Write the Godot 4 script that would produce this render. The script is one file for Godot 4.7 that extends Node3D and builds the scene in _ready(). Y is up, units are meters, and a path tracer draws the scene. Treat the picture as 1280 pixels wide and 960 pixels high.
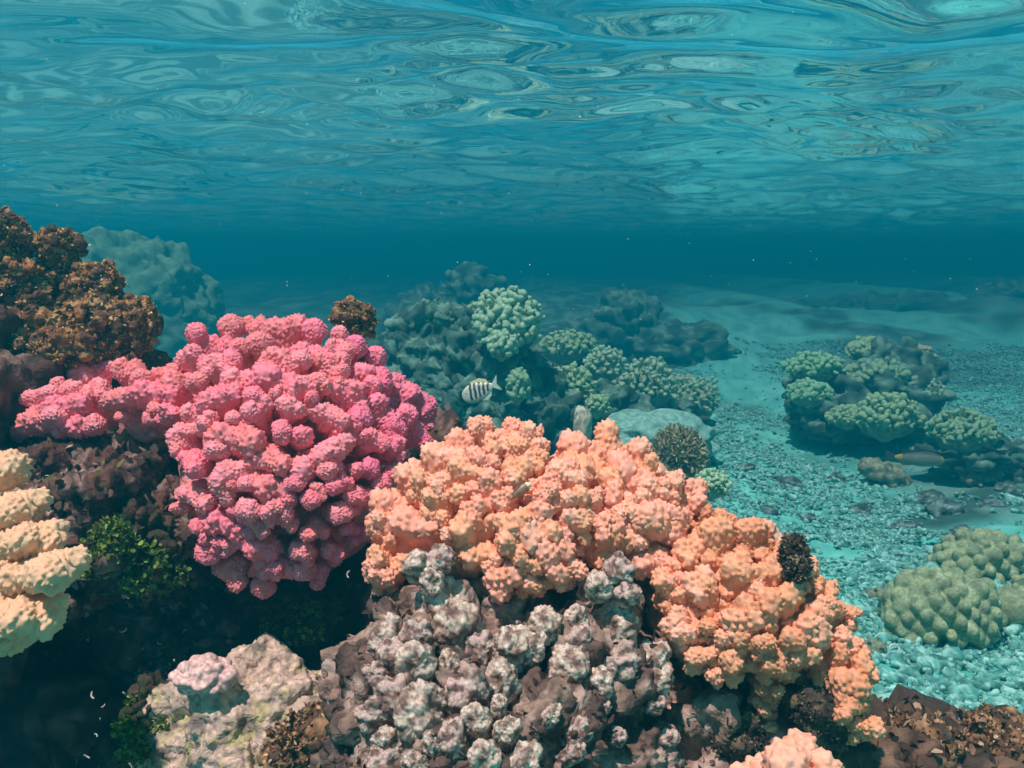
extends Node3D
# An underwater reef: two stony corals on a dead coral block, a reef slope behind, and the rippled sea surface seen from below.

const FOV := 45.0
const PITCH := 7.9
const SURFACE := 0.36            # height of the sea surface above the lens
const FLOOR := -0.92
var rng := RandomNumberGenerator.new()
var eye_basis := Basis()
var focal := 1.0
var names := {}
var M := {}
var noise_a := FastNoiseLite.new()     # smooth simplex
var noise_f := FastNoiseLite.new()     # fractal
var noise_r := FastNoiseLite.new()     # ridged
var noise_c := FastNoiseLite.new()     # cells
var noise_p := FastNoiseLite.new()     # patches

class Geo:
	var v := PackedVector3Array()
	var n := PackedVector3Array()
	var c := PackedColorArray()
	var i := PackedInt32Array()
	func normals() -> void:
		n = PackedVector3Array(); n.resize(v.size())
		var t := 0
		while t < i.size():
			var a := i[t]; var b := i[t + 1]; var d := i[t + 2]
			var f := (v[d] - v[a]).cross(v[b] - v[a])
			n[a] += f; n[b] += f; n[d] += f
			t += 3
		for k in n.size():
			n[k] = n[k].normalized()
	func add(o: Geo, t := Transform3D()) -> void:
		var base := v.size()
		v.append_array(t * o.v)
		c.append_array(o.c)
		var from := i.size()
		i.append_array(o.i)
		for k in range(from, i.size()):
			i[k] += base
	func mesh(flat := false) -> ArrayMesh:
		if flat:
			n = PackedVector3Array()
			var v2 := PackedVector3Array(); var c2 := PackedColorArray(); var n2 := PackedVector3Array()
			var t := 0
			while t < i.size():
				var f := (v[i[t + 2]] - v[i[t]]).cross(v[i[t + 1]] - v[i[t]]).normalized()
				for k in 3:
					v2.append(v[i[t + k]]); n2.append(f)
					if c.size(): c2.append(c[i[t + k]])
				t += 3
			v = v2; c = c2; n = n2; i = PackedInt32Array(range(v.size()))
		elif n.size() != v.size():
			normals()
		var a := []; a.resize(Mesh.ARRAY_MAX)
		a[Mesh.ARRAY_VERTEX] = v; a[Mesh.ARRAY_NORMAL] = n; a[Mesh.ARRAY_INDEX] = i
		if c.size() == v.size(): a[Mesh.ARRAY_COLOR] = c
		var m := ArrayMesh.new(); m.add_surface_from_arrays(Mesh.PRIMITIVE_TRIANGLES, a)
		return m

# ---------------------------------------------------------------- scene helpers
func numbered(called: String) -> String:
	var k: int = names.get(called, 0)
	names[called] = k + 1
	return called if k == 0 else "%s_%03d" % [called, k]

func thing(called: String, label: String, category: String, at: Vector3, group := "") -> Node3D:
	var o := Node3D.new(); o.name = numbered(called); add_child(o); o.position = at
	tag(o, label, category, group)
	return o

func tag(o: Node3D, label: String, category: String, group := "") -> void:
	o.set_meta("label", label); o.set_meta("category", category)
	if group: o.set_meta("group", group)

func part(called: String, mesh: Mesh, m: Material, parent: Node, t := Transform3D()) -> MeshInstance3D:
	var o := MeshInstance3D.new(); o.name = called; o.mesh = mesh; o.material_override = m; o.transform = t
	parent.add_child(o, true)
	return o

func single(called: String, mesh: Mesh, m: Material, label: String, category: String, t := Transform3D(), group := "") -> MeshInstance3D:
	var o := MeshInstance3D.new(); o.name = numbered(called); o.mesh = mesh; o.material_override = m; o.transform = t
	add_child(o); tag(o, label, category, group)
	return o

func ray(px: float, py: float) -> Vector3:      # direction with unit depth, for measurements taken on the 1280x960 photograph
	return eye_basis * Vector3((px - 640.0) / focal, (480.0 - py) / focal, -1.0)

func spot(px: float, py: float, depth: float) -> Vector3:
	return ray(px, py) * depth

func size_at(px: float, depth: float) -> float:
	return px / focal * depth

func make_noise(n: FastNoiseLite, kind: int, freq: float, oct: int, s: int, fractal := FastNoiseLite.FRACTAL_FBM) -> void:
	n.noise_type = kind; n.frequency = freq; n.seed = s
	n.fractal_type = fractal if oct > 1 else FastNoiseLite.FRACTAL_NONE
	n.fractal_octaves = oct

# ---------------------------------------------------------------- meshing
var ico_cache := {}
func ico(level: int) -> Geo:
	if ico_cache.has(level): return ico_cache[level]
	var g := Geo.new()
	if level == 0:
		var t := (1.0 + sqrt(5.0)) / 2.0
		for p in [[-1, t, 0], [1, t, 0], [-1, -t, 0], [1, -t, 0], [0, -1, t], [0, 1, t], [0, -1, -t], [0, 1, -t], [t, 0, -1], [t, 0, 1], [-t, 0, -1], [-t, 0, 1]]:
			g.v.append(Vector3(p[0], p[1], p[2]).normalized())
		var fs := [0, 11, 5, 0, 5, 1, 0, 1, 7, 0, 7, 10, 0, 10, 11, 1, 5, 9, 5, 11, 4, 11, 10, 2, 10, 7, 6, 7, 1, 8, 3, 9, 4, 3, 4, 2, 3, 2, 6, 3, 6, 8, 3, 8, 9, 4, 9, 5, 2, 4, 11, 6, 2, 10, 8, 6, 7, 9, 8, 1]
		for k in range(0, fs.size(), 3):
			g.i.append_array(PackedInt32Array([fs[k], fs[k + 2], fs[k + 1]]))
	else:
		var o := ico(level - 1)
		g.v = o.v.duplicate()
		var mids := {}
		var t := 0
		var q := [0, 0, 0]
		while t < o.i.size():
			for k in 3:
				var a := o.i[t + k]; var b := o.i[t + (k + 1) % 3]
				var key := mini(a, b) * 200000 + maxi(a, b)
				if not mids.has(key):
					mids[key] = g.v.size(); g.v.append((o.v[a] + o.v[b]).normalized())
				q[k] = mids[key]
			g.i.append_array(PackedInt32Array([o.i[t], q[0], q[2], o.i[t + 1], q[1], q[0], o.i[t + 2], q[2], q[1], q[0], q[1], q[2]]))
			t += 3
	ico_cache[level] = g
	return g

# Smooth union of tapered capsules [a, b, radius a, radius b], meshed as surface nets.
func nets(pr: Array, cell: float, k: float) -> Geo:
	var lo := Vector3.INF; var hi := -Vector3.INF
	for p in pr:
		var r := maxf(p[2], p[3]) + k * 2.0 + cell * 2.0
		for e in 2:
			lo = lo.min(p[e] - Vector3.ONE * r); hi = hi.max(p[e] + Vector3.ONE * r)
	var nx := int((hi.x - lo.x) / cell) + 2; var ny := int((hi.y - lo.y) / cell) + 2; var nz := int((hi.z - lo.z) / cell) + 2
	var s := PackedFloat32Array(); s.resize(nx * ny * nz)
	for p in pr:
		var a: Vector3 = p[0]; var b: Vector3 = p[1]; var ra: float = p[2]; var rb: float = p[3]
		var pad := Vector3.ONE * (maxf(ra, rb) + k * 3.0)
		var l := ((a.min(b) - pad - lo) / cell).max(Vector3.ZERO); var h := ((a.max(b) + pad - lo) / cell)
		var ba := b - a; var bb := maxf(ba.dot(ba), 1e-9); var dr := rb - ra
		for z in range(int(l.z), mini(int(h.z) + 1, nz)):
			for y in range(int(l.y), mini(int(h.y) + 1, ny)):
				var at := (z * ny + y) * nx
				var q := lo + Vector3(0, y, z) * cell - a
				for x in range(int(l.x), mini(int(h.x) + 1, nx)):
					var w := q; w.x += x * cell
					var f := clampf(w.dot(ba) / bb, 0.0, 1.0)
					s[at + x] += exp(((ra + dr * f) - (w - ba * f).length()) / k)
	var g := Geo.new()
	var ids := PackedInt32Array(); ids.resize(s.size()); ids.fill(-1)
	var sy := nx; var sz := nx * ny
	var off := [0, 1, sy, sy + 1, sz, sz + 1, sz + sy, sz + sy + 1]
	var edges := [0, 1, 2, 3, 4, 5, 6, 7, 0, 2, 1, 3, 4, 6, 5, 7, 0, 4, 1, 5, 2, 6, 3, 7]
	for z in nz - 1:
		for y in ny - 1:
			var at := z * sz + y * sy
			for x in nx - 1:
				var q := at + x
				var m := int(s[q] >= 1.0) + int(s[q + 1] >= 1.0) + int(s[q + sy] >= 1.0) + int(s[q + sy + 1] >= 1.0) + int(s[q + sz] >= 1.0) + int(s[q + sz + 1] >= 1.0) + int(s[q + sz + sy] >= 1.0) + int(s[q + sz + sy + 1] >= 1.0)
				if m == 0 or m == 8: continue
				var sum := Vector3.ZERO; var cnt := 0
				for e in 12:
					var c0: int = edges[e * 2]; var c1: int = edges[e * 2 + 1]
					var f0 := s[q + off[c0]]; var f1 := s[q + off[c1]]
					if (f0 >= 1.0) == (f1 >= 1.0): continue
					var l0 := log(maxf(f0, 1e-6)); var l1 := log(maxf(f1, 1e-6))
					var t := l0 / (l0 - l1)
					sum += Vector3(c0 & 1, (c0 >> 1) & 1, c0 >> 2).lerp(Vector3(c1 & 1, (c1 >> 1) & 1, c1 >> 2), t); cnt += 1
				ids[q] = g.v.size()
				g.v.append(lo + (Vector3(x, y, z) + sum / cnt) * cell)
	for z in range(1, nz - 1):
		for y in range(1, ny - 1):
			for x in range(1, nx - 1):
				var q := z * sz + y * sy + x
				if ids[q] < 0: continue
				var inside := s[q] >= 1.0
				for axis in 3:
					var st: int = [1, sy, sz][axis]; var u: int = [sy, sz, 1][axis]; var w: int = [sz, 1, sy][axis]
					if (s[q + st] >= 1.0) == inside: continue
					var a := ids[q]; var b := ids[q - u]; var c := ids[q - u - w]; var d := ids[q - w]
					if a < 0 or b < 0 or c < 0 or d < 0: continue
					if inside: g.i.append_array(PackedInt32Array([a, c, b, a, d, c]))
					else: g.i.append_array(PackedInt32Array([a, b, c, a, c, d]))
	g.normals()
	return g

# Small rounded warts all over a surface; the colour drifts between two close tones, paler on the broad swells and partly at random.
func warts(g: Geo, freq: float, amp: float, tone: Color, other: Color, shift := Vector3.ZERO) -> void:
	g.c.resize(g.v.size())
	for k in g.v.size():
		var p := g.v[k]
		var d := noise_c.get_noise_3dv((p + shift) * freq) + 1.0
		var b := smoothstep(0.62, 0.12, d)
		var lump := noise_a.get_noise_3dv((p + shift) * 2.3)
		g.v[k] = p + g.n[k] * (amp * b + lump * 0.045)
		g.c[k] = tone.lerp(other, clampf(0.5 + 0.7 * lump + 0.5 * noise_a.get_noise_3dv((p + shift) * 7.0), 0.0, 1.0))
	g.n = PackedVector3Array()

# Rough crusted rock: fractal relief and a patchwork of up to four colours.
func crust(g: Geo, freq: float, amp: float, cols: Array, patch := 3.0, shift := Vector3.ZERO, sharp := 6.0, bias := 0.0) -> void:
	g.c.resize(g.v.size())
	if g.n.size() != g.v.size(): g.normals()
	for k in g.v.size():
		var p := (g.v[k] + shift)
		var h := noise_f.get_noise_3dv(p * freq) + 0.45 * absf(noise_f.get_noise_3dv(p * freq * 3.1 + Vector3(7, 3, 1)))
		g.v[k] += g.n[k] * (amp * h)
		var a := clampf((noise_p.get_noise_3dv(p * patch * freq) + bias) * sharp + 0.5, 0.0, 1.0)
		var b := clampf(noise_p.get_noise_3dv(p * patch * freq * 1.7 + Vector3(31, 5, 9)) * sharp + 0.5, 0.0, 1.0)
		var c: Color = cols[0].lerp(cols[1], a)
		var e: Color = cols[2].lerp(cols[3], a)
		c = c.lerp(e, b)
		var grain := 1.0 + 0.55 * noise_a.get_noise_3dv(p * freq * 14.0)
		g.c[k] = Color(c.r * grain, c.g * grain, c.b * grain)
	g.n = PackedVector3Array()

# Ellipsoid boulder built in place (positions in the owner's axes).
func boulder(level: int, at: Vector3, radii: Vector3, lump := 0.25, freq := 1.7) -> Geo:
	var o := ico(level); var g := Geo.new()
	g.v.resize(o.v.size()); g.i = o.i.duplicate()
	for k in o.v.size():
		var d := o.v[k]
		var f := 1.0 + lump * noise_a.get_noise_3dv(d * freq + at * 9.0)
		g.v[k] = at + d * radii * f
	return g

# Leaflets standing on random points of a surface.
func leaflets(src: Geo, count: int, length: float, width: float, cols: Array, curl := 0.5, up := 0.3, only_up := -2.0) -> Geo:
	var g := Geo.new()
	if src.n.size() != src.v.size(): src.normals()
	var made := 0; var tries := 0
	while made < count and tries < count * 6:
		tries += 1
		var k := rng.randi() % src.v.size()
		var n := src.n[k]
		if n.y < only_up: continue
		made += 1
		var dir := (n + Vector3(rng.randfn(), rng.randfn(), rng.randfn()) * 0.55 + Vector3.UP * up).normalized()
		var side := dir.cross(Vector3(rng.randfn(), rng.randfn(), rng.randfn())).normalized()
		var bend := dir.cross(side) * curl * rng.randf_range(-1, 1)
		var l := length * rng.randf_range(0.5, 1.35); var w := width * rng.randf_range(0.6, 1.3)
		var p := src.v[k] - n * l * 0.15
		var b := g.v.size()
		var col: Color = cols[rng.randi() % cols.size()]
		col = col * rng.randf_range(0.65, 1.35)
		g.v.append_array(PackedVector3Array([p - side * w * 0.25, p + side * w * 0.25, p + dir * l * 0.55 - side * w * 0.6 + bend * l * 0.3, p + dir * l * 0.55 + side * w * 0.6 + bend * l * 0.3, p + dir * l + bend * l - side * w * 0.25, p + dir * l + bend * l + side * w * 0.25]))
		for q in 6: g.c.append(col)
		for q in [0, 1, 2, 1, 3, 2, 2, 3, 4, 3, 5, 4]: g.i.append(b + q)
	g.normals()
	return g

# ---------------------------------------------------------------- materials
func noise_picture(freq: float, oct: int, s: int, size := 512, as_normal := false, strength := 4.0) -> NoiseTexture2D:
	var t := NoiseTexture2D.new()
	var n := FastNoiseLite.new(); make_noise(n, FastNoiseLite.TYPE_SIMPLEX_SMOOTH, freq, oct, s)
	t.noise = n; t.width = size; t.height = size; t.seamless = true; t.as_normal_map = as_normal; t.bump_strength = strength
	return t

func tinted(c: Color) -> StandardMaterial3D:
	var m := plain(0.62, 0.35); m.albedo_color = c
	return m

func plain(rough: float, spec := 0.4, relief: Texture2D = null, relief_cm := 0.0, scale := 20.0) -> StandardMaterial3D:
	var m := StandardMaterial3D.new()
	m.vertex_color_use_as_albedo = true; m.albedo_color = Color.WHITE
	m.roughness = rough; m.metallic_specular = spec
	if relief:
		m.heightmap_enabled = true; m.heightmap_texture = relief; m.heightmap_scale = relief_cm
		m.uv1_triplanar = true; m.uv1_scale = Vector3.ONE * scale
	return m

# ---------------------------------------------------------------- corals
var pink_kinds: Array[ArrayMesh] = []
var orange_kinds: Array[ArrayMesh] = []
var cream_kinds: Array[ArrayMesh] = []
var finger_kinds: Array[ArrayMesh] = []
var nub_kinds: Array[ArrayMesh] = []
var brown_kinds: Array[ArrayMesh] = []

# One stubby branch, tip at the origin pointing along +y, about one unit wide along x.
func branch_shape(kind: int, cell: float) -> Geo:
	var pr := []
	var root := Vector3(0, -1.35, 0)
	match kind % 7:
		0:   # single thick club
			pr = [[root, Vector3(0, -0.3, 0), 0.22, 0.33], [Vector3(-0.12, -0.3, 0), Vector3(0.14, -0.27, 0.03), 0.31, 0.3]]
		1:   # kidney, widest
			pr = [[root, Vector3(0, -0.55, 0), 0.24, 0.3], [Vector3(-0.34, -0.3, 0.06), Vector3(-0.05, -0.38, -0.07), 0.24, 0.25], [Vector3(-0.05, -0.38, -0.07), Vector3(0.32, -0.24, 0.1), 0.25, 0.25]]
		2:   # two knuckles
			pr = [[root, Vector3(0, -0.6, 0), 0.23, 0.26], [Vector3(0, -0.6, 0), Vector3(-0.24, -0.28, 0), 0.25, 0.27], [Vector3(0, -0.6, 0), Vector3(0.25, -0.34, 0.05), 0.24, 0.24]]
		3:   # curved ridge
			pr = [[root, Vector3(0, -0.6, 0), 0.24, 0.28], [Vector3(-0.36, -0.34, 0.18), Vector3(-0.16, -0.25, -0.08), 0.21, 0.24], [Vector3(-0.16, -0.25, -0.08), Vector3(0.16, -0.25, -0.08), 0.24, 0.24], [Vector3(0.16, -0.25, -0.08), Vector3(0.36, -0.32, 0.16), 0.24, 0.2]]
		4:   # slender finger
			pr = [[root, Vector3(0.02, -0.25, 0), 0.2, 0.26], [Vector3(0.02, -0.8, 0), Vector3(0.18, -0.48, 0.06), 0.2, 0.18]]
		5:   # three knuckles
			pr = [[root, Vector3(0, -0.65, 0), 0.25, 0.28], [Vector3(0, -0.6, 0), Vector3(-0.3, -0.32, 0.08), 0.24, 0.22], [Vector3(0, -0.6, 0), Vector3(0.04, -0.24, -0.1), 0.24, 0.24], [Vector3(0, -0.6, 0), Vector3(0.32, -0.36, 0.08), 0.22, 0.2]]
		6:   # flattened blade
			pr = [[root, Vector3(0, -0.5, 0), 0.24, 0.24], [Vector3(0, -0.6, 0), Vector3(-0.32, -0.36, 0.05), 0.2, 0.2], [Vector3(0, -0.6, 0), Vector3(0.3, -0.3, -0.05), 0.2, 0.22], [Vector3(0, -0.6, 0), Vector3(-0.02, -0.22, 0.04), 0.22, 0.22]]
	return nets(pr, cell, 0.05)

# A broad fan of knobbly lobes, as the orange colony grows.
func lobe_shape(kind: int, cell: float) -> Geo:
	var pr := [[Vector3(0, -1.3, 0), Vector3(0, -0.75, 0), 0.24, 0.26]]
	var count := 4 + kind % 3
	for k in count:
		var a := TAU * k / count + rng.randf_range(-0.35, 0.35)
		var out := rng.randf_range(0.28, 0.46)
		var y := rng.randf_range(-0.78, -0.22)
		var foot := Vector3(cos(a) * 0.1, minf(y, -0.5) - 0.38, sin(a) * 0.09)
		pr.append([foot, Vector3(cos(a) * out * 1.1, y, sin(a) * out * 0.9), 0.17, rng.randf_range(0.155, 0.205)])
	for k in 2:
		pr.append([Vector3(0, -0.8, 0), Vector3(rng.randf_range(-0.2, 0.2), rng.randf_range(-0.24, -0.17), rng.randf_range(-0.12, 0.12)), 0.24, 0.21])
	return nets(pr, cell, 0.03)

func nub_shape(cell: float) -> Geo:
	var pr := [[Vector3(0, -0.9, 0), Vector3(0, -0.35, 0), 0.42, 0.36]]
	for k in 2 + rng.randi() % 3:
		pr.append([Vector3(rng.randf_range(-0.2, 0.2), -0.45, rng.randf_range(-0.2, 0.2)), Vector3(rng.randf_range(-0.26, 0.26), rng.randf_range(-0.42, -0.14), rng.randf_range(-0.22, 0.22)), 0.3, rng.randf_range(0.15, 0.26)])
	return nets(pr, cell, 0.07)

func make_kinds() -> void:
	for k in 14:
		var g := branch_shape(k, 0.028)
		warts(g, 11.5, 0.052, Color(0.78, 0.225, 0.235), Color(0.85, 0.27, 0.325), Vector3(k * 3.1, 0, 0))
		pink_kinds.append(g.mesh())
	for k in 10:
		var g := lobe_shape(k, 0.03)
		warts(g, 9.6, 0.06, Color(0.77, 0.345, 0.215), Color(0.85, 0.42, 0.30), Vector3(0, k * 2.7, 4))
		orange_kinds.append(g.mesh())
	for k in 3:
		var g := branch_shape([0, 2, 5][k], 0.03)
		warts(g, 10.0, 0.065, Color(0.66, 0.38, 0.22), Color(0.74, 0.45, 0.28), Vector3(5, k * 2.7, 4))
		cream_kinds.append(g.mesh())
	for k in 4:
		var g := branch_shape([0, 2, 4, 1][k], 0.13)
		warts(g, 3.0, 0.0, Color(0.24, 0.42, 0.27), Color(0.37, 0.56, 0.37), Vector3(5, k * 2.7, 4))  # green coral tone with the teal cast of distant water painted in
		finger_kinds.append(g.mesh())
	var pale := [[Color(0.5, 0.38, 0.31), Color(0.16, 0.1, 0.08), Color(0.6, 0.49, 0.4), Color(0.3, 0.2, 0.15)], [Color(0.5, 0.34, 0.3), Color(0.2, 0.11, 0.09), Color(0.46, 0.36, 0.3), Color(0.12, 0.08, 0.065)]]
	for k in 9:
		var g := nub_shape(0.038)
		crust(g, 2.2, 0.17, pale[k % 2], 1.1, Vector3(k * 4.3, 1, 2), 3.0, -0.05)
		nub_kinds.append(g.mesh())
	for k in 5:
		var g := nub_shape(0.045)
		crust(g, 2.2, 0.2, [Color(0.2, 0.11, 0.085), Color(0.07, 0.04, 0.03), Color(0.4, 0.28, 0.23), Color(0.12, 0.06, 0.045)], 1.3, Vector3(k * 4.3, 9, 2), 5.0)
		brown_kinds.append(g.mesh())

# Where a line of sight meets a group of domes [centre, radii]: [point, outward normal].
func on_domes(px: float, py: float, domes: Array) -> Array:
	var d := ray(px, py)
	var best := INF; var res := []
	var near_miss := INF; var miss := []
	for e in domes:
		var c: Vector3 = e[0]; var r: Vector3 = e[1]
		var o := -c / r; var q := d / r
		var qq := q.dot(q); var b := o.dot(q) / qq
		var disc := b * b - (o.dot(o) - 1.0) / qq
		if disc >= 0.0:
			var t := -b - sqrt(disc)
			if t < best:
				best = t
				var p := d * t
				res = [p, ((p - c) / (r * r)).normalized()]
		else:
			var p := d * -b
			var off := (p - c) / r
			if off.length() < near_miss:
				near_miss = off.length()
				miss = [p, ((p - c) / (r * r)).normalized()]
	return res if res else miss

func tip_basis(n: Vector3, angle: float, s: Vector3) -> Basis:
	var a := deg_to_rad(angle)
	var x := eye_basis * Vector3(cos(a), -sin(a), 0)
	x = (x - n * n.dot(x)).normalized()
	return Basis(x * s.x, n * s.y, x.cross(n) * s.z)

# rows: [x, y, width, angle, kind] measured on an enlargement of the photograph: pixel = origin + value / zoom
func grow(parent: Node3D, called: String, rows: Array, ox: float, oy: float, zoom: float, domes: Array, kinds: Array, tints: Array, later: Array, turn_at: float, lift: float, width_gain: float, deep := 0.0) -> void:
	for r in rows:
		var px: float = ox + r[0] / zoom; var py: float = oy + r[1] / zoom
		var hit := on_domes(px, py, domes)
		var n: Vector3 = (hit[1] + Vector3.UP * lift).normalized()
		var p: Vector3 = hit[0]
		var depth := -(eye_basis.inverse() * p).z
		var w := size_at(r[2] / zoom, depth) * width_gain
		var kind: int = int(r[4]) if r.size() > 4 else rng.randi() % kinds.size()
		var angle: float = r[3] if r.size() > 3 else rng.randf_range(-40, 40)
		var wob := Vector3(rng.randfn(), rng.randfn(), rng.randfn()) * 0.08
		n = (n + wob).normalized()
		var b := tip_basis(n, angle, Vector3(w * rng.randf_range(0.86, 1.04), w * rng.randf_range(1.05, 1.3), w * rng.randf_range(0.9, 1.1)))
		part(called, kinds[kind % kinds.size()], tints[rng.randi() % tints.size()] if px < turn_at else later[rng.randi() % later.size()], parent, Transform3D(b, p - parent.position + n * w * (0.1 - deep + rng.randf_range(-0.14, 0.08))))

func even_points(count: int, low: float) -> Array:     # evenly spread directions on a dome, from straight up down to y = low
	var out := []
	for k in count:
		var y := 1.0 - (1.0 - low) * (k + 0.5) / count
		var r := sqrt(1.0 - y * y); var a := k * 2.399963
		out.append(Vector3(cos(a) * r, y, sin(a) * r))
	return out

# A distant branching colony: rock foot and short fingers all over a dome.
func finger_coral(label: String, at: Vector3, radii: Vector3, count: int, size: float, m: Material, single_parts: bool, low := -0.35, group := "") -> Node3D:
	var o := thing("finger_coral", label, "coral", at, group)
	var foot := boulder(3, Vector3(0, -radii.y * 0.12, 0), radii * 0.8, 0.15)
	crust(foot, 8.0, radii.y * 0.05, [Color(0.24, 0.34, 0.22), Color(0.2, 0.29, 0.19), Color(0.28, 0.38, 0.25), Color(0.17, 0.25, 0.17)])
	part("core", foot.mesh(), M.rock, o)
	var list: Array[Transform3D] = []
	for d in even_points(count, low):
		var n: Vector3 = (d / radii * radii.y).normalized()
		n = (n + Vector3(rng.randfn(), rng.randfn(), rng.randfn()) * 0.13).normalized()
		var s := size * rng.randf_range(0.8, 1.25)
		var x := n.cross(Vector3(rng.randfn(), rng.randfn(), rng.randfn())).normalized()
		list.append(Transform3D(Basis(x * s, n * s, x.cross(n) * s), d * radii * (rng.randf_range(0.94, 1.06) + 0.22 * noise_a.get_noise_3dv(d * 1.6 + at * 3.0))))
	if single_parts:
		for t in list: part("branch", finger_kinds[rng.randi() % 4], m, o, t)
	else:
		for v in 2:
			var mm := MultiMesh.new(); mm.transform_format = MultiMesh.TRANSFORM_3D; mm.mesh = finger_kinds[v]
			var mine := []
			for k in list.size():
				if k % 2 == v: mine.append(list[k])
			mm.instance_count = mine.size()
			for k in mine.size(): mm.set_instance_transform(k, mine[k])
			var mi := MultiMeshInstance3D.new(); mi.name = "branches"; mi.multimesh = mm; mi.material_override = m; mi.set_meta("kind", "stuff")
			o.add_child(mi, true)
	return o

# A boulder coral: one smooth body swelling into rounded lobes.
func lobed_coral(label: String, at: Vector3, radii: Vector3, count: int, m: Material, cols: Array, low := -0.3, detail := 42.0) -> Node3D:
	var o := thing("boulder_coral", label, "coral", at)
	var pr := []
	var big := maxf(radii.x, radii.y)
	for d in even_points(count, low):
		var p: Vector3 = d * radii * rng.randf_range(0.76, 0.92)
		var r: float = big * rng.randf_range(0.08, 0.15)
		pr.append([p * 0.5, p, r * 1.6, r])
	pr.append([Vector3(-radii.x * 0.4, 0, 0), Vector3(radii.x * 0.4, 0, 0), radii.y * 0.62, radii.y * 0.62])
	var g := nets(pr, big / detail, big * 0.014)
	crust(g, 2.2 / big, big * 0.022, cols, 1.4, Vector3.ZERO, 3.0)
	part("body", g.mesh(), m, o)
	return o

# ---------------------------------------------------------------- sea surface and sea floor
func spread_axis(count: int, a: float, b: float) -> PackedFloat32Array:
	var out := PackedFloat32Array()
	for k in count + 1:
		var u := 2.0 * k / count - 1.0
		out.append(a * sinh(b * u))
	return out

func sheet(xs: PackedFloat32Array, zs: PackedFloat32Array, centre: Vector2, height: Callable) -> Geo:
	var g := Geo.new()
	var w := xs.size()
	for z in zs:
		for x in xs:
			g.v.append(Vector3(x + centre.x, height.call(x + centre.x, z + centre.y), z + centre.y))
	for j in zs.size() - 1:
		for k in w - 1:
			var a := j * w + k
			g.i.append_array(PackedInt32Array([a, a + 1, a + w, a + 1, a + w + 1, a + w]))
	return g

func swell(x: float, z: float) -> float:
	var h := 0.022 * noise_a.get_noise_2d(x * 0.75 + 3.0, z * 1.0)
	h += 0.022 * noise_a.get_noise_2d(x * 1.7 + 40.0, z * 2.4 + 0.4 * x)
	var gust := clampf(0.95 + 1.4 * noise_a.get_noise_2d(x * 0.9 - 5.0, z * 0.7 + 2.0), 0.3, 2.2)
	h += 0.0095 * gust * noise_a.get_noise_2d(x * 3.6 - 10.0, z * 5.4 - x)
	h += 0.0075 * gust * noise_a.get_noise_2d(x * 2.3 + 15.0, z * 7.5 + 0.8 * x)
	h += 0.0026 * gust * noise_a.get_noise_2d(x * 8.5 + 70.0, z * 12.0)
	h += 0.0004 * noise_a.get_noise_2d(x * 25.0, z * 29.0 + 9.0)
	return SURFACE + h

func floor_y(x: float, z: float) -> float:
	var h := FLOOR + 0.05 * noise_a.get_noise_2d(x * 0.9, z * 0.9) + 0.018 * noise_f.get_noise_2d(x * 3.0, z * 3.0)
	h += 0.34 * exp(-pow((x + 0.35) / 1.0, 2.0) - pow((z + 4.2) / 1.3, 2.0))     # the reef slope behind the corals
	h += 0.5 * smoothstep(5.5, 11.0, -z) * (0.6 + 0.4 * noise_a.get_noise_2d(x * 0.45, 3.0))
	return h

func on_floor(px: float, py: float) -> Vector3:
	var d := ray(px, py); var t := 0.8
	while t < 30.0 and (d * t).y > floor_y((d * t).x, (d * t).z): t += 0.01
	return d * t

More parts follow.
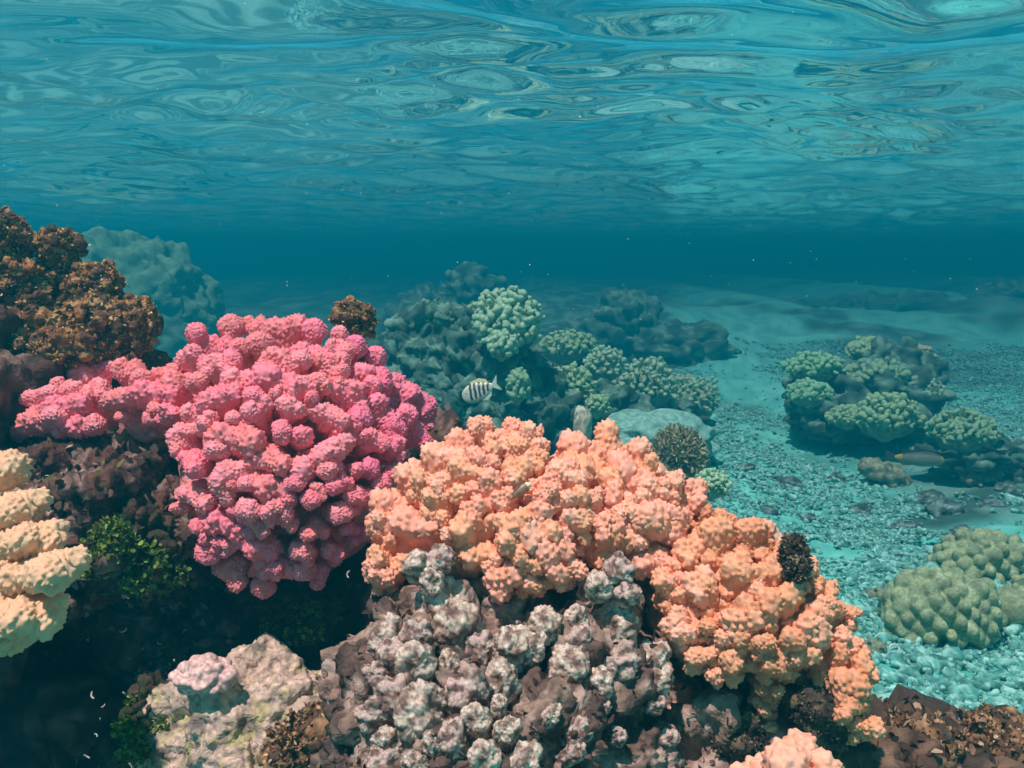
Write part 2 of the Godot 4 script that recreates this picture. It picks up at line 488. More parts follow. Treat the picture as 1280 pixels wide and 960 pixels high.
func _ready() -> void:
	rng.seed = 20
	# ---- camera, sky, sun, exposure
	var cam := Camera3D.new(); cam.name = "camera"; cam.fov = FOV; cam.near = 0.02; cam.far = 200.0
	cam.rotation_degrees = Vector3(-PITCH, 0, 0)
	add_child(cam); cam.current = true
	eye_basis = Basis.from_euler(Vector3(deg_to_rad(-PITCH), 0, 0))
	focal = 480.0 / tan(deg_to_rad(FOV / 2.0))
	var env := Environment.new()
	var sky := Sky.new(); var sm := ProceduralSkyMaterial.new()
	sm.sky_top_color = Color(0.30, 0.52, 0.80); sm.sky_horizon_color = Color(0.62, 0.76, 0.86); sm.sky_curve = 0.12
	sm.ground_bottom_color = Color(0.1, 0.2, 0.24); sm.ground_horizon_color = Color(0.3, 0.42, 0.46)
	sm.sun_angle_max = 12.0
	sky.sky_material = sm
	env.background_mode = Environment.BG_SKY; env.sky = sky; env.background_energy_multiplier = 0.04
	env.tonemap_mode = Environment.TONE_MAPPER_LINEAR; env.tonemap_exposure = 13.0
	env.volumetric_fog_enabled = true; env.volumetric_fog_density = 0.2; env.volumetric_fog_albedo = Color(0.025, 0.76, 0.9); env.volumetric_fog_anisotropy = 0.39
	env.sdfgi_enabled = true; env.ssao_enabled = true; env.ssil_enabled = true
	var we := WorldEnvironment.new(); we.name = "environment"; we.environment = env; add_child(we)
	var sun := DirectionalLight3D.new(); sun.name = "sun"; sun.light_energy = 1.6; sun.light_angular_distance = 1.2
	sun.light_color = Color(1.0, 0.925, 0.91); sun.shadow_enabled = true
	add_child(sun); sun.look_at_from_position(Vector3(-0.25, 1.0, 0.36), Vector3.ZERO, Vector3.FORWARD)

	make_noise(noise_a, FastNoiseLite.TYPE_SIMPLEX_SMOOTH, 1.0, 1, 4)
	make_noise(noise_f, FastNoiseLite.TYPE_SIMPLEX_SMOOTH, 1.0, 4, 9)
	make_noise(noise_p, FastNoiseLite.TYPE_SIMPLEX_SMOOTH, 1.0, 3, 21)
	make_noise(noise_c, FastNoiseLite.TYPE_CELLULAR, 1.0, 1, 5)
	noise_c.cellular_return_type = FastNoiseLite.RETURN_DISTANCE
	noise_c.cellular_distance_function = FastNoiseLite.DISTANCE_EUCLIDEAN
	noise_c.cellular_jitter = 1.0
	var grit := noise_picture(0.02, 5, 3)
	M.coral = plain(0.62, 0.35)
	M.rock = plain(0.9, 0.3, grit, 0.25, 14.0)
	M.dead = plain(0.88, 0.3)
	M.leaf = plain(0.7, 0.3); M.leaf.cull_mode = BaseMaterial3D.CULL_DISABLED; M.leaf.backlight_enabled = true; M.leaf.backlight = Color(0.4, 0.4, 0.4)
	M.pinks = []; M.magentas = []; M.peaches = []; M.ochres = []
	for c in [Color(1, 1, 1), Color(0.97, 0.93, 0.9), Color(1, 0.9, 0.95)]: M.pinks.append(tinted(c))
	for c in [Color(0.97, 0.88, 0.97), Color(0.94, 0.82, 0.94), Color(1, 0.92, 0.96)]: M.magentas.append(tinted(c))
	for c in [Color(1, 1, 1), Color(1, 0.95, 0.96), Color(0.98, 0.96, 0.9)]: M.peaches.append(tinted(c))
	for c in [Color(0.95, 0.93, 0.85), Color(0.92, 0.88, 0.8), Color(0.98, 0.96, 0.92)]: M.ochres.append(tinted(c))

	# ---- sea surface
	var water := StandardMaterial3D.new()
	var white := Image.create(4, 4, false, Image.FORMAT_RGB8); white.fill(Color.WHITE)
	water.albedo_texture = ImageTexture.create_from_image(white)
	water.transparency = BaseMaterial3D.TRANSPARENCY_ALPHA
	water.albedo_color = Color(0.97, 0.99, 0.98, 0.88); water.metallic = 1.0; water.roughness = 0.02; water.cull_mode = BaseMaterial3D.CULL_DISABLED
	var axis := spread_axis(430, 0.74, 4.5)
	var top := sheet(axis, axis, Vector2(0.0, -2.6), swell)
	var surf := MeshInstance3D.new(); surf.name = "water_surface"; surf.mesh = top.mesh(); surf.material_override = water
	surf.set_meta("kind", "structure"); surf.set_meta("label", "rippled underside of the sea surface mirroring the reef"); surf.set_meta("category", "water")
	add_child(surf)
	# ---- sea floor
	var bed_axis := spread_axis(260, 0.9, 4.3)
	var bed := sheet(bed_axis, bed_axis, Vector2(0.6, -3.2), floor_y)
	bed.c.resize(bed.v.size())
	for k in bed.v.size():
		var p := bed.v[k]
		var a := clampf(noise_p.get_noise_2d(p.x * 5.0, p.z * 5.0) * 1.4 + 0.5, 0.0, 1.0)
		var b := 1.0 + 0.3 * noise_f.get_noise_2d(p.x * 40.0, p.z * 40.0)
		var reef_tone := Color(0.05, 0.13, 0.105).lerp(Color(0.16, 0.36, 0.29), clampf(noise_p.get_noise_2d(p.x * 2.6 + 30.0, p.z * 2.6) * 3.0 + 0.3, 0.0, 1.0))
		bed.c[k] = Color(0.12, 0.54, 0.45).lerp(Color(0.22, 0.76, 0.64), a).lerp(reef_tone, clampf(maxf(noise_p.get_noise_2d(p.x * 0.4 + 8.0, p.z * 0.4) - 0.15, -0.1 - 0.19 * p.z - p.x + 0.4 * noise_p.get_noise_2d(p.x * 1.5, p.z * 1.5)) * 5.0, 0.0, 1.0)) * b  # the water's blue-green cast is painted into the sand and reef colours
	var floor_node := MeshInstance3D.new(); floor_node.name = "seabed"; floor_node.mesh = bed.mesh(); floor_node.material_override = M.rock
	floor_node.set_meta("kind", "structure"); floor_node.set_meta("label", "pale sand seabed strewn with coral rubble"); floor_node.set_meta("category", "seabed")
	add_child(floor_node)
	make_kinds()
	print("kinds ", Time.get_ticks_msec())
	near_reef()
	print("near ", Time.get_ticks_msec())
	far_reef()
	print("far ", Time.get_ticks_msec())
	small_things()
	print("done ", Time.get_ticks_msec())

# ---------------------------------------------------------------- the near reef
func near_reef() -> void:
	# ---- pink coral
	var pc := spot(368, 582, 0.95)
	var pink_domes := [[pc, Vector3(0.147, 0.150, 0.15)], [spot(110, 512, 0.97), Vector3(0.088, 0.038, 0.07)], [spot(215, 500, 0.96), Vector3(0.06, 0.055, 0.08)]]
	var pink := thing("branching_coral", "bright pink cauliflower coral with stubby warty branches growing on the dark rock", "coral", pc + Vector3(0, -0.15, 0))
	var core := boulder(4, pc - pink.position, Vector3(0.105, 0.107, 0.105), 0.1)
	core.add(boulder(3, spot(110, 518, 0.98) - pink.position, Vector3(0.065, 0.02, 0.05), 0.1))
	core.add(boulder(3, spot(215, 515, 0.97) - pink.position, Vector3(0.05, 0.035, 0.06), 0.1))
	crust(core, 14.0, 0.008, [Color(0.77, 0.26, 0.27), Color(0.72, 0.24, 0.25), Color(0.8, 0.29, 0.3), Color(0.7, 0.27, 0.26)])
	part("core", core.mesh(), M.rock, pink)
	var rows := [
		[150, 100, 72, 50, 0], [255, 72, 82, 0, 0], [330, 68, 80, 10, 2], [420, 75, 118, 0, 1], [510, 90, 78, 0, 0], [225, 125, 92, 0, 2], [340, 122, 84, 0, 0], [120, 160, 92, 30, 1], [175, 185, 84, 80, 6],
		[250, 185, 80, 60, 3], [285, 222, 112, -15, 2], [400, 180, 104, 0, 3], [410, 240, 146, 15, 2], [510, 142, 112, 0, 1], [568, 185, 88, 40, 5], [640, 138, 82, 70, 0], [702, 168, 74, 0, 0], [700, 222, 124, 0, 2],
		[600, 215, 66, 0, 4], [800, 250, 104, 20, 1], [850, 322, 92, 0, 0], [868, 355, 76, 0, 5], [525, 250, 88, 50, 6], [503, 298, 66, 40, 4], [635, 278, 124, 10, 5], [560, 342, 106, 20, 1], [440, 322, 96, 40, 6],
		[335, 318, 92, -50, 2], [220, 285, 116, -25, 1], [140, 245, 74, 0, 0], [40, 265, 122, 0, 1], [50, 345, 92, 0, 5], [138, 322, 92, 0, 2], [92, 408, 92, -60, 3], [172, 372, 84, -40, 6], [258, 358, 54, 0, 0],
		[265, 402, 158, 15, 1], [410, 400, 74, 75, 0], [470, 412, 104, 45, 4], [575, 452, 136, -25, 6], [640, 395, 104, 0, 5], [662, 358, 84, 0, 0], [740, 322, 104, 0, 2], [802, 346, 84, 0, 0], [700, 422, 84, 10, 1],
		[762, 442, 92, 20, 5], [836, 402, 90, 10, 1], [690, 512, 76, 20, 0], [640, 518, 84, 0, 4], [360, 488, 124, 5, 1], [500, 492, 124, -45, 2], [552, 520, 76, -60, 0], [128, 492, 96, 30, 1], [138, 604, 104, 15, 1],
		[238, 548, 112, -60, 3], [370, 572, 164, 25, 6], [200, 682, 136, 25, 6], [596, 562, 84, -15, 2], [500, 612, 76, -30, 0], [402, 662, 84, 15, 2], [596, 652, 84, -10, 0], [272, 712, 116, 20, 6], [182, 775, 84, 10, 0],
		[330, 770, 124, 35, 6], [246, 845, 96, 30, 1], [440, 702, 64, -70, 4], [520, 722, 84, 0, 2], [400, 832, 132, 30, 6], [482, 832, 84, 10, 0], [560, 772, 66, 0, 4], [350, 882, 84, 20, 0], [470, 770, 80, 10, 0], [640, 600, 80, 0, 0],
		[310, 640, 90, 20, 0], [430, 610, 80, 0, 4], [200, 450, 84, 0, 0], [730, 260, 70, 0, 4], [470, 180, 70, 0, 0], [590, 100, 60, 0, 0], [770, 390, 76, 0, 0], [280, 135, 70, 0, 0], [720, 560, 70, 0, 0], [450, 560, 70, 0, 0], [300, 560, 60, 0, 0]]
	for q in 46:
		var a := rng.randf() * TAU; var rr := sqrt(rng.randf()) * 0.95
		rows.append([(368 + cos(a) * rr * 178 - 180) * 2.4, (578 + sin(a) * rr * 178 - 370) * 2.4, rng.randf_range(56, 82), rng.randf_range(-60, 60), rng.randi() % 14])
	grow(pink, "branch", rows, 180, 370, 2.4, [pink_domes[0]], pink_kinds, M.pinks, M.magentas, 440.0, 0.16, 1.1)
	rows = [
		[130, 740, 96, 0, 1], [240, 690, 104, 10, 2], [300, 665, 104, 0, 0], [375, 640, 96, 20, 1], [245, 775, 150, -20, 1], [365, 722, 96, 60, 3], [432, 762, 124, 10, 1], [480, 640, 124, 0, 2], [580, 722, 164, 0, 1], [645, 645, 136, 20, 5],
		[722, 702, 84, 60, 0], [115, 832, 150, -10, 1], [60, 918, 84, 30, 0], [170, 890, 108, 20, 2], [290, 872, 144, 10, 6], [345, 870, 94, -10, 0], [610, 812, 104, 0, 2], [440, 842, 56, 0, 0], [700, 770, 104, -30, 2], [200, 830, 100, 0, 0],
		[560, 850, 70, 0, 0], [520, 680, 90, 0, 0], [310, 720, 90, 0, 2], [190, 745, 90, 0, 0]]
	grow(pink, "branch", rows, 0, 240, 3.0, [pink_domes[1], pink_domes[2]], pink_kinds, M.pinks, M.magentas, 440.0, 0.35, 1.12)

	# ---- orange coral
	var oc := spot(650, 665, 0.78)
	var orange_domes := [[oc, Vector3(0.125, 0.094, 0.10)], [spot(785, 640, 0.79), Vector3(0.075, 0.075, 0.09)], [spot(915, 745, 0.76), Vector3(0.105, 0.088, 0.11)], [spot(1010, 840, 0.74), Vector3(0.062, 0.085, 0.09)], [spot(490, 690, 0.77), Vector3(0.025, 0.06, 0.06)]]
	var orange := thing("branching_coral", "peach orange lobed cauliflower coral capping the pale dead knobs", "coral", oc + Vector3(0, -0.09, 0))
	var oc_core := Geo.new()
	for e in orange_domes:
		oc_core.add(boulder(4, e[0] - orange.position + Vector3(0, -0.012, -0.02), e[1] * 0.74, 0.1))
	crust(oc_core, 14.0, 0.008, [Color(0.8, 0.42, 0.28), Color(0.74, 0.38, 0.26), Color(0.82, 0.45, 0.31), Color(0.7, 0.38, 0.27)])
	part("core", oc_core.mesh(), M.rock, orange)
	rows = [
		[300, 140, 124], [372, 104, 78], [466, 102, 80], [522, 122, 78], [440, 140, 96], [400, 172, 92], [230, 180, 134], [150, 232, 116], [188, 262, 96], [226, 312, 88], [92, 312, 116], [142, 392, 156, 0, 0], [62, 372, 78], [310, 232, 108],
		[330, 332, 108], [455, 212, 120], [478, 252, 88], [392, 272, 108], [422, 302, 88], [340, 410, 128], [272, 422, 68], [522, 180, 96], [532, 300, 66], [640, 142, 136], [720, 122, 108], [692, 202, 156], [640, 232, 96], [780, 212, 148],
		[832, 172, 108], [860, 282, 116], [742, 242, 124], [762, 312, 116], [600, 242, 108], [570, 245, 86], [652, 302, 96], [622, 332, 84], [540, 352, 116], [470, 392, 128], [440, 442, 116], [522, 432, 148], [562, 402, 124], [642, 362, 108],
		[672, 382, 86], [622, 462, 116], [742, 372, 116], [748, 422, 128], [422, 532, 138], [552, 502, 128], [522, 572, 86], [652, 522, 96], [382, 502, 86], [86, 482, 108], [92, 542, 96], [70, 505, 76], [880, 402, 156], [922, 362, 108], [950, 432, 118],
		[880, 492, 88], [900, 552, 96], [920, 662, 98], [700, 320, 80], [560, 290, 70], [800, 350, 90], [250, 250, 80], [360, 200, 90], [480, 480, 100], [600, 540, 80], [480, 160, 80], [830, 330, 90], [820, 440, 90]]
	grow(orange, "branch", rows, 440, 480, 2.286, orange_domes, orange_kinds, M.peaches, M.ochres, 880.0, 0.5, 1.18)
	rows = [
		[212, 95, 88], [282, 112, 98], [130, 40, 84], [120, 130, 86], [172, 92, 66], [150, 232, 170, 0, 0], [40, 190, 76], [212, 182, 108], [330, 232, 128], [290, 172, 86], [342, 182, 68], [430, 232, 118], [472, 222, 98], [540, 272, 98],
		[162, 322, 88], [172, 392, 88], [250, 362, 136], [390, 352, 136], [292, 412, 108], [510, 352, 118], [612, 362, 88], [640, 392, 60], [682, 422, 88], [742, 500, 68], [182, 522, 108], [232, 542, 98], [292, 532, 86], [392, 492, 156],
		[430, 462, 128], [402, 582, 108], [500, 482, 156], [560, 452, 156], [602, 502, 156], [652, 532, 128], [612, 592, 136], [472, 572, 88], [500, 642, 108], [272, 632, 98], [332, 692, 88], [382, 642, 108], [742, 682, 156, 0, 2], [782, 642, 108],
		[752, 762, 108], [802, 832, 98], [512, 742, 76], [452, 822, 76], [482, 782, 68], [700, 600, 100], [690, 480, 90], [560, 560, 110], [460, 420, 90], [340, 560, 90], [650, 450, 80], [580, 640, 100], [720, 560, 90]]
	grow(orange, "branch", rows, 760, 560, 2.4, orange_domes, orange_kinds, M.peaches, M.ochres, 880.0, 0.5, 1.18)

	# ---- dead coral block under the orange coral, with its pale knobs
	var dc := spot(650, 850, 0.75)
	var block_domes := [[dc, Vector3(0.145, 0.11, 0.12)], [spot(880, 920, 0.77), Vector3(0.10, 0.10, 0.11)], [spot(520, 900, 0.70), Vector3(0.06, 0.10, 0.10)], [spot(600, 950, 0.67), Vector3(0.10, 0.09, 0.11)]]
	var block := thing("dead_coral_block", "block of dead coral with pale pink knobs under the orange coral", "rock", spot(650, 850, 0.9) + Vector3(0, -0.3, 0))
	var bg := Geo.new()
	for e in block_domes:
		bg.add(boulder(6 if e == block_domes[0] or e == block_domes[3] else 5, e[0] - block.position + Vector3(0, -0.02, -0.005), e[1] * Vector3(0.97, 1.0, 0.94), 0.22, 2.2))
	bg.add(boulder(5, Vector3(0.02, 0.05, -0.02), Vector3(0.2, 0.3, 0.14), 0.2))
	crust(bg, 26.0, 0.022, [Color(0.26, 0.17, 0.13), Color(0.12, 0.075, 0.06), Color(0.38, 0.27, 0.22), Color(0.08, 0.055, 0.045)], 0.9)
	part("body", bg.mesh(), M.rock, block)
	rows = [
		[340, 195, 210, -5], [390, 290, 160, 0], [240, 330, 96, 30], [130, 330, 116, 0], [130, 400, 96, 20], [240, 432, 140, 20], [370, 432, 66, 0], [480, 380, 106, 0], [610, 370, 124, 70], [730, 290, 116, 20], [702, 382, 96, 0],
		[580, 472, 124, -30], [862, 262, 86, 0], [862, 352, 106, 0], [832, 452, 132, 0], [1030, 292, 166, 15], [1010, 92, 146, -20], [925, 152, 96, 50], [1040, 452, 124, -40], [950, 520, 96, 85], [1160, 422, 116, 0], [1180, 502, 106, 30],
		[250, 620, 150, 10], [470, 642, 96, 40], [430, 542, 146, 0], [150, 560, 136, 0], [70, 490, 86, 0], [500, 792, 116, 0], [670, 822, 116, 0], [600, 702, 86, 50], [880, 692, 80, 80], [862, 782, 58, 0], [1160, 612, 66, 0], [1210, 732, 76, 60],
		[1120, 822, 66, 0], [1020, 742, 56, 0], [60, 652, 116, 0], [110, 732, 96, 0], [230, 822, 86, 0], [372, 712, 106, 0], [90, 822, 106, 0], [310, 560, 80, 0], [770, 640, 60, 0], [300, 740, 80, 0], [560, 600, 60, 0], [960, 620, 50, 0]]
	grow(block, "knob", rows, 440, 680, 3.048, block_domes, nub_kinds, [M.dead], [M.dead], 0.0, 0.3, 1.25, -0.12)

	for r in [[522, 700, 34, 0.672, 2], [552, 692, 32, 0.675, 3], [540, 722, 30, 0.668, 6], [776, 708, 34, 0.662, 5], [752, 728, 32, 0.66, 0], [784, 738, 30, 0.658, 7]]:
		var kw := size_at(r[2], r[3]) * 1.15
		part("knob", nub_kinds[r[4]], M.dead, block, Transform3D(tip_basis(Vector3(0.05, 0.6, 0.8).normalized(), r[0], Vector3.ONE * kw), spot(r[0], r[1], r[3]) - block.position))
	var btuft := leaflets(bg, 4200, 0.006, 0.003, [Color(0.1, 0.05, 0.035), Color(0.05, 0.035, 0.028), Color(0.2, 0.13, 0.1)], 0.8)
	part("turf", btuft.mesh(true), M.leaf, block).set_meta("kind", "stuff")

	# ---- dark reef rock: the slope that carries the pink and the cream coral
	var reef := thing("reef_rock", "dark brown reef rock with an overhang under the pink coral", "rock", spot(200, 850, 1.05) + Vector3(0, -0.4, 0))
	var rg := Geo.new()
	var lumps := [[spot(130, 640, 0.96), Vector3(0.13, 0.07, 0.14)], [spot(330, 720, 1.14), Vector3(0.2, 0.16, 0.14)], [spot(60, 800, 1.2), Vector3(0.2, 0.2, 0.15)], [spot(-80, 620, 1.0), Vector3(0.16, 0.2, 0.2)], [spot(240, 960, 1.2), Vector3(0.3, 0.3, 0.2)], [spot(30, 500, 1.12), Vector3(0.12, 0.12, 0.1)], [spot(500, 800, 1.1), Vector3(0.12, 0.25, 0.12)], [spot(-150, 950, 1.0), Vector3(0.15, 0.3, 0.2)]]
	for e in lumps:
		rg.add(boulder(6 if e == lumps[0] or e == lumps[1] else 5, e[0] - reef.position, e[1], 0.3, 1.9))
	rows = []
	for q in 46:
		rows.append([rng.randf_range(10, 235), rng.randf_range(560, 650), rng.randf_range(20, 46), 0])
	for q in 40:
		rows.append([rng.randf_range(170, 470), rng.randf_range(765, 850), rng.randf_range(18, 42), 0])
	for q in 24:
		rows.append([rng.randf_range(60, 220), rng.randf_range(650, 800), rng.randf_range(18, 36), 0])
	var rock_domes := []
	for e in lumps: rock_domes.append([e[0], e[1]])
	rock_domes.append([spot(430, 930, 0.92), Vector3(0.07, 0.08, 0.12)])
	rg.add(boulder(5, spot(430, 930, 0.92) - reef.position, Vector3(0.07, 0.08, 0.12), 0.2))
	grow(reef, "knob", rows, 0, 0, 1.0, rock_domes, brown_kinds, [M.dead], [M.dead], 0.0, 0.4, 1.2, 0.15)
	crust(rg, 21.0, 0.024, [Color(0.05, 0.03, 0.026), Color(0.11, 0.05, 0.038), Color(0.2, 0.12, 0.1), Color(0.035, 0.028, 0.022)], 1.1)
	part("body", rg.mesh(), M.rock, reef)
	var turf := leaflets(rg, 5200, 0.009, 0.006, [Color(0.13, 0.07, 0.045), Color(0.08, 0.05, 0.03), Color(0.3, 0.22, 0.18), Color(0.16, 0.13, 0.05)], 0.8)
	part("turf", turf.mesh(true), M.leaf, reef).set_meta("kind", "stuff")

	# ---- pale rock in front of it
	var pale := thing("pale_rock", "pale pinkish limestone rock mottled with yellow green crust", "rock", spot(330, 960, 0.86) + Vector3(0, -0.2, 0))
	var pg := boulder(6, spot(330, 985, 0.86) - pale.position, Vector3(0.115, 0.125, 0.1), 0.2, 1.6)
	pg.add(boulder(5, spot(390, 1000, 0.84) - pale.position, Vector3(0.1, 0.1, 0.08), 0.2, 1.6))
	crust(pg, 42.0, 0.010, [Color(0.60, 0.43, 0.34), Color(0.44, 0.36, 0.19), Color(0.46, 0.34, 0.27), Color(0.2, 0.15, 0.13)], 0.9, Vector3.ZERO, 3.0, -0.08)
	part("body", pg.mesh(), M.rock, pale)
	var lobe := boulder(5, spot(255, 845, 0.79) - pale.position, Vector3(0.024, 0.015, 0.02), 0.25, 1.5)
	crust(lobe, 18.0, 0.003, [Color(0.66, 0.42, 0.38), Color(0.6, 0.38, 0.35), Color(0.68, 0.45, 0.4), Color(0.62, 0.4, 0.36)])
	part("lobe", lobe.mesh(), M.coral, pale).set_meta("label", "smooth pale pink lobe on the rock's edge")

	# ---- cream coral reaching in
	var cream := thing("branching_coral", "cream yellow coral with thick blunt fingers beside the green algae", "coral", spot(-60, 800, 0.62))
	var cbase := boulder(4, spot(-70, 710, 0.66) - cream.position, Vector3(0.045, 0.085, 0.05), 0.15)
	crust(cbase, 14.0, 0.006, [Color(0.7, 0.44, 0.27), Color(0.64, 0.4, 0.25), Color(0.74, 0.48, 0.3), Color(0.6, 0.38, 0.25)])
	part("core", cbase.mesh(), M.rock, cream)
	for r in [[20, 588, 66, 0.62, -4, 0], [48, 634, 68, 0.6, 2, 1], [68, 672, 70, 0.58, 4, 2], [96, 710, 74, 0.56, 6, 1], [66, 770, 78, 0.56, 0, 2], [24, 742, 60, 0.6, -6, 0], [44, 700, 74, 0.6, 0, 1], [20, 640, 74, 0.62, 0, 2], [30, 790, 70, 0.6, 0, 0]]:
		var p := spot(r[0], r[1], r[3])
		var n: Vector3 = (eye_basis * Vector3(1.0, 0.12 + 0.04 * r[4] * 0.3, 0.35)).normalized()
		var w := size_at(r[2], r[3])
		var z := (Vector3.UP - n * n.y).normalized()
		part("branch", cream_kinds[r[5]], M.coral, cream, Transform3D(Basis(z.cross(n).normalized() * w * 1.1, n * w * 1.05, z * w), p - cream.position))

	# ---- brown algae covered knobs at the upper edge
	brown_knobs()
	# ---- green algae on the reef rock
	for r in [[160, 690, 46, 52, 0.83, "bushy bright green algae clump below the cream coral's tips", 2600], [370, 782, 46, 24, 0.9, "small dull green algae clump in the shade under the pink coral", 1300], [180, 905, 30, 40, 0.82, "green algae clump beside the pale rock among white shell bits", 1300]]:
		var rx := size_at(r[2], r[4]); var ry := size_at(r[3], r[4])
		var at := spot(r[0], r[1], r[4])
		var src := Geo.new()
		for q in 9:
			var br := rng.randf_range(0.24, 0.5) * minf(rx, ry)
			src.add(boulder(3, Vector3(rng.randf_range(-0.8, 0.8) * rx, rng.randf_range(-0.8, 0.8) * ry, rng.randf_range(-0.02, 0.02)), Vector3(br * 1.2, br, br), 0.5, 2.4))
		var o := thing("green_algae", r[5], "algae", at)
		var heart := boulder(4, Vector3(0, 0, -0.025), Vector3(rx, ry, 0.03) * 0.9, 0.5, 2.4)
		crust(heart, 20.0, 0.006, [Color(0.05, 0.04, 0.025), Color(0.09, 0.05, 0.035), Color(0.04, 0.05, 0.02), Color(0.035, 0.025, 0.02)])
		part("stems", heart.mesh(), M.rock, o)
		part("leaves", leaflets(src, r[6], 0.0042, 0.0036, [Color(0.11, 0.18, 0.02), Color(0.07, 0.13, 0.018), Color(0.18, 0.25, 0.05), Color(0.05, 0.08, 0.02)], 0.7, 0.4).mesh(true), M.leaf, o).set_meta("kind", "stuff")

func knob(parent: Node3D, at: Vector3, radii: Vector3, seed_shift: float, count: int) -> void:
	var g := boulder(5, at - parent.position, radii, 0.35, 2.0)
	crust(g, 1.1 / radii.x, radii.x * 0.42, [Color(0.26, 0.11, 0.045), Color(0.12, 0.06, 0.035), Color(0.34, 0.2, 0.09), Color(0.07, 0.045, 0.03)], 1.0, Vector3(seed_shift, 0, 0))
	var k := part("knob", g.mesh(), M.rock, parent)
	var fronds := leaflets(g, count, radii.x * 0.1, radii.x * 0.1, [Color(0.5, 0.27, 0.08), Color(0.36, 0.19, 0.06), Color(0.6, 0.4, 0.22), Color(0.18, 0.1, 0.05)], 0.9, 0.15)
	part("fronds", fronds.mesh(true), M.leaf, k).set_meta("kind", "stuff")

func brown_knobs() -> void:
	var o := thing("algae_covered_coral", "dead coral knobs overgrown with ochre brown leafy algae on the reef rock", "coral", spot(60, 520, 1.02))
	var stalk := boulder(5, spot(20, 480, 1.06) - o.position, Vector3(0.055, 0.14, 0.05), 0.3)
	stalk.add(boulder(5, spot(110, 450, 1.08) - o.position, Vector3(0.07, 0.075, 0.05), 0.3))
	crust(stalk, 22.0, 0.02, [Color(0.05, 0.03, 0.02), Color(0.1, 0.055, 0.035), Color(0.16, 0.09, 0.05), Color(0.04, 0.03, 0.025)])
	part("stalk", stalk.mesh(), M.rock, o)
	for r in [[8, 300, 26, 34, 1.0], [74, 310, 25, 22, 1.02], [80, 345, 24, 20, 1.03], [118, 354, 29, 23, 1.02], [22, 345, 28, 26, 1.0], [110, 400, 44, 28, 1.0], [172, 404, 22, 30, 1.02], [88, 432, 38, 24, 0.98], [40, 390, 32, 30, 1.01], [20, 440, 40, 34, 1.0], [140, 430, 34, 26, 1.01], [12, 510, 40, 40, 1.0]]:
		knob(o, spot(r[0], r[1], r[4]), Vector3(size_at(r[2], r[4]), size_at(r[3], r[4]), size_at((r[2] + r[3]) / 2.0, r[4])), r[0] * 0.31, 1500)
	var s := thing("algae_covered_coral", "lone dead knob with golden brown ruffled algae rising behind the pink coral", "coral", spot(442, 440, 1.07))
	knob(s, spot(442, 402, 1.06), Vector3(size_at(24, 1.06), size_at(22, 1.06), size_at(24, 1.06)), 7.7, 900)
	var st := boulder(4, spot(440, 445, 1.08) - s.position, Vector3(0.016, 0.05, 0.016), 0.2)
	crust(st, 30.0, 0.006, [Color(0.1, 0.06, 0.04), Color(0.06, 0.04, 0.03), Color(0.2, 0.13, 0.09), Color(0.05, 0.04, 0.03)])
	part("stalk", st.mesh(), M.rock, s)

# ---------------------------------------------------------------- the reef behind
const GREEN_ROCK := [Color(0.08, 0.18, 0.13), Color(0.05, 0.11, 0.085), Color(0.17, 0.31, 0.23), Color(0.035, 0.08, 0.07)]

func depth_of(p: Vector3) -> float:
	return -(eye_basis.inverse() * p).z

func outcrop(label: String, lumps: Array, level: int, cols: Array, amp := 0.03, freq := 9.0, lump := 0.3, turf := 0) -> Node3D:
	var base: Vector3 = lumps[0][0]
	var low := base.y
	for e in lumps: low = minf(low, e[0].y - e[1].y)
	var o := thing("reef_outcrop", label, "rock", Vector3(base.x, low, base.z))
	var g := Geo.new()
	for e in lumps: g.add(boulder(level, e[0] - o.position, e[1], lump, 2.0))
	crust(g, freq, amp, cols, 1.0)
	part("body", g.mesh(), M.rock, o)
	if turf:
		part("turf", leaflets(g, turf, 0.008, 0.005, [Color(0.2, 0.11, 0.06), Color(0.12, 0.07, 0.04), Color(0.34, 0.22, 0.14), Color(0.07, 0.045, 0.03)], 0.9).mesh(true), M.leaf, o).set_meta("kind", "stuff")
	return o

func px_lump(px: float, py: float, d: float, rx: float, ry: float, rz := 0.0) -> Array:
	return [spot(px, py, d), Vector3(size_at(rx, d), size_at(ry, d), size_at(rz if rz > 0.0 else (rx + ry) / 2.0, d))]

func finger_at(label: String, px: float, py: float, d: float, rx: float, ry: float, count: int, finger_px: float, singles: bool, low := -0.35) -> Node3D:
	return finger_coral(label, spot(px, py, d), Vector3(size_at(rx, d), size_at(ry, d), size_at((rx + ry) / 2.0, d)), count, size_at(finger_px * (0.85 + 0.3 * fposmod(px * 0.37, 1.0)), d), M.fingers[int(px + py) % 4], singles, low)

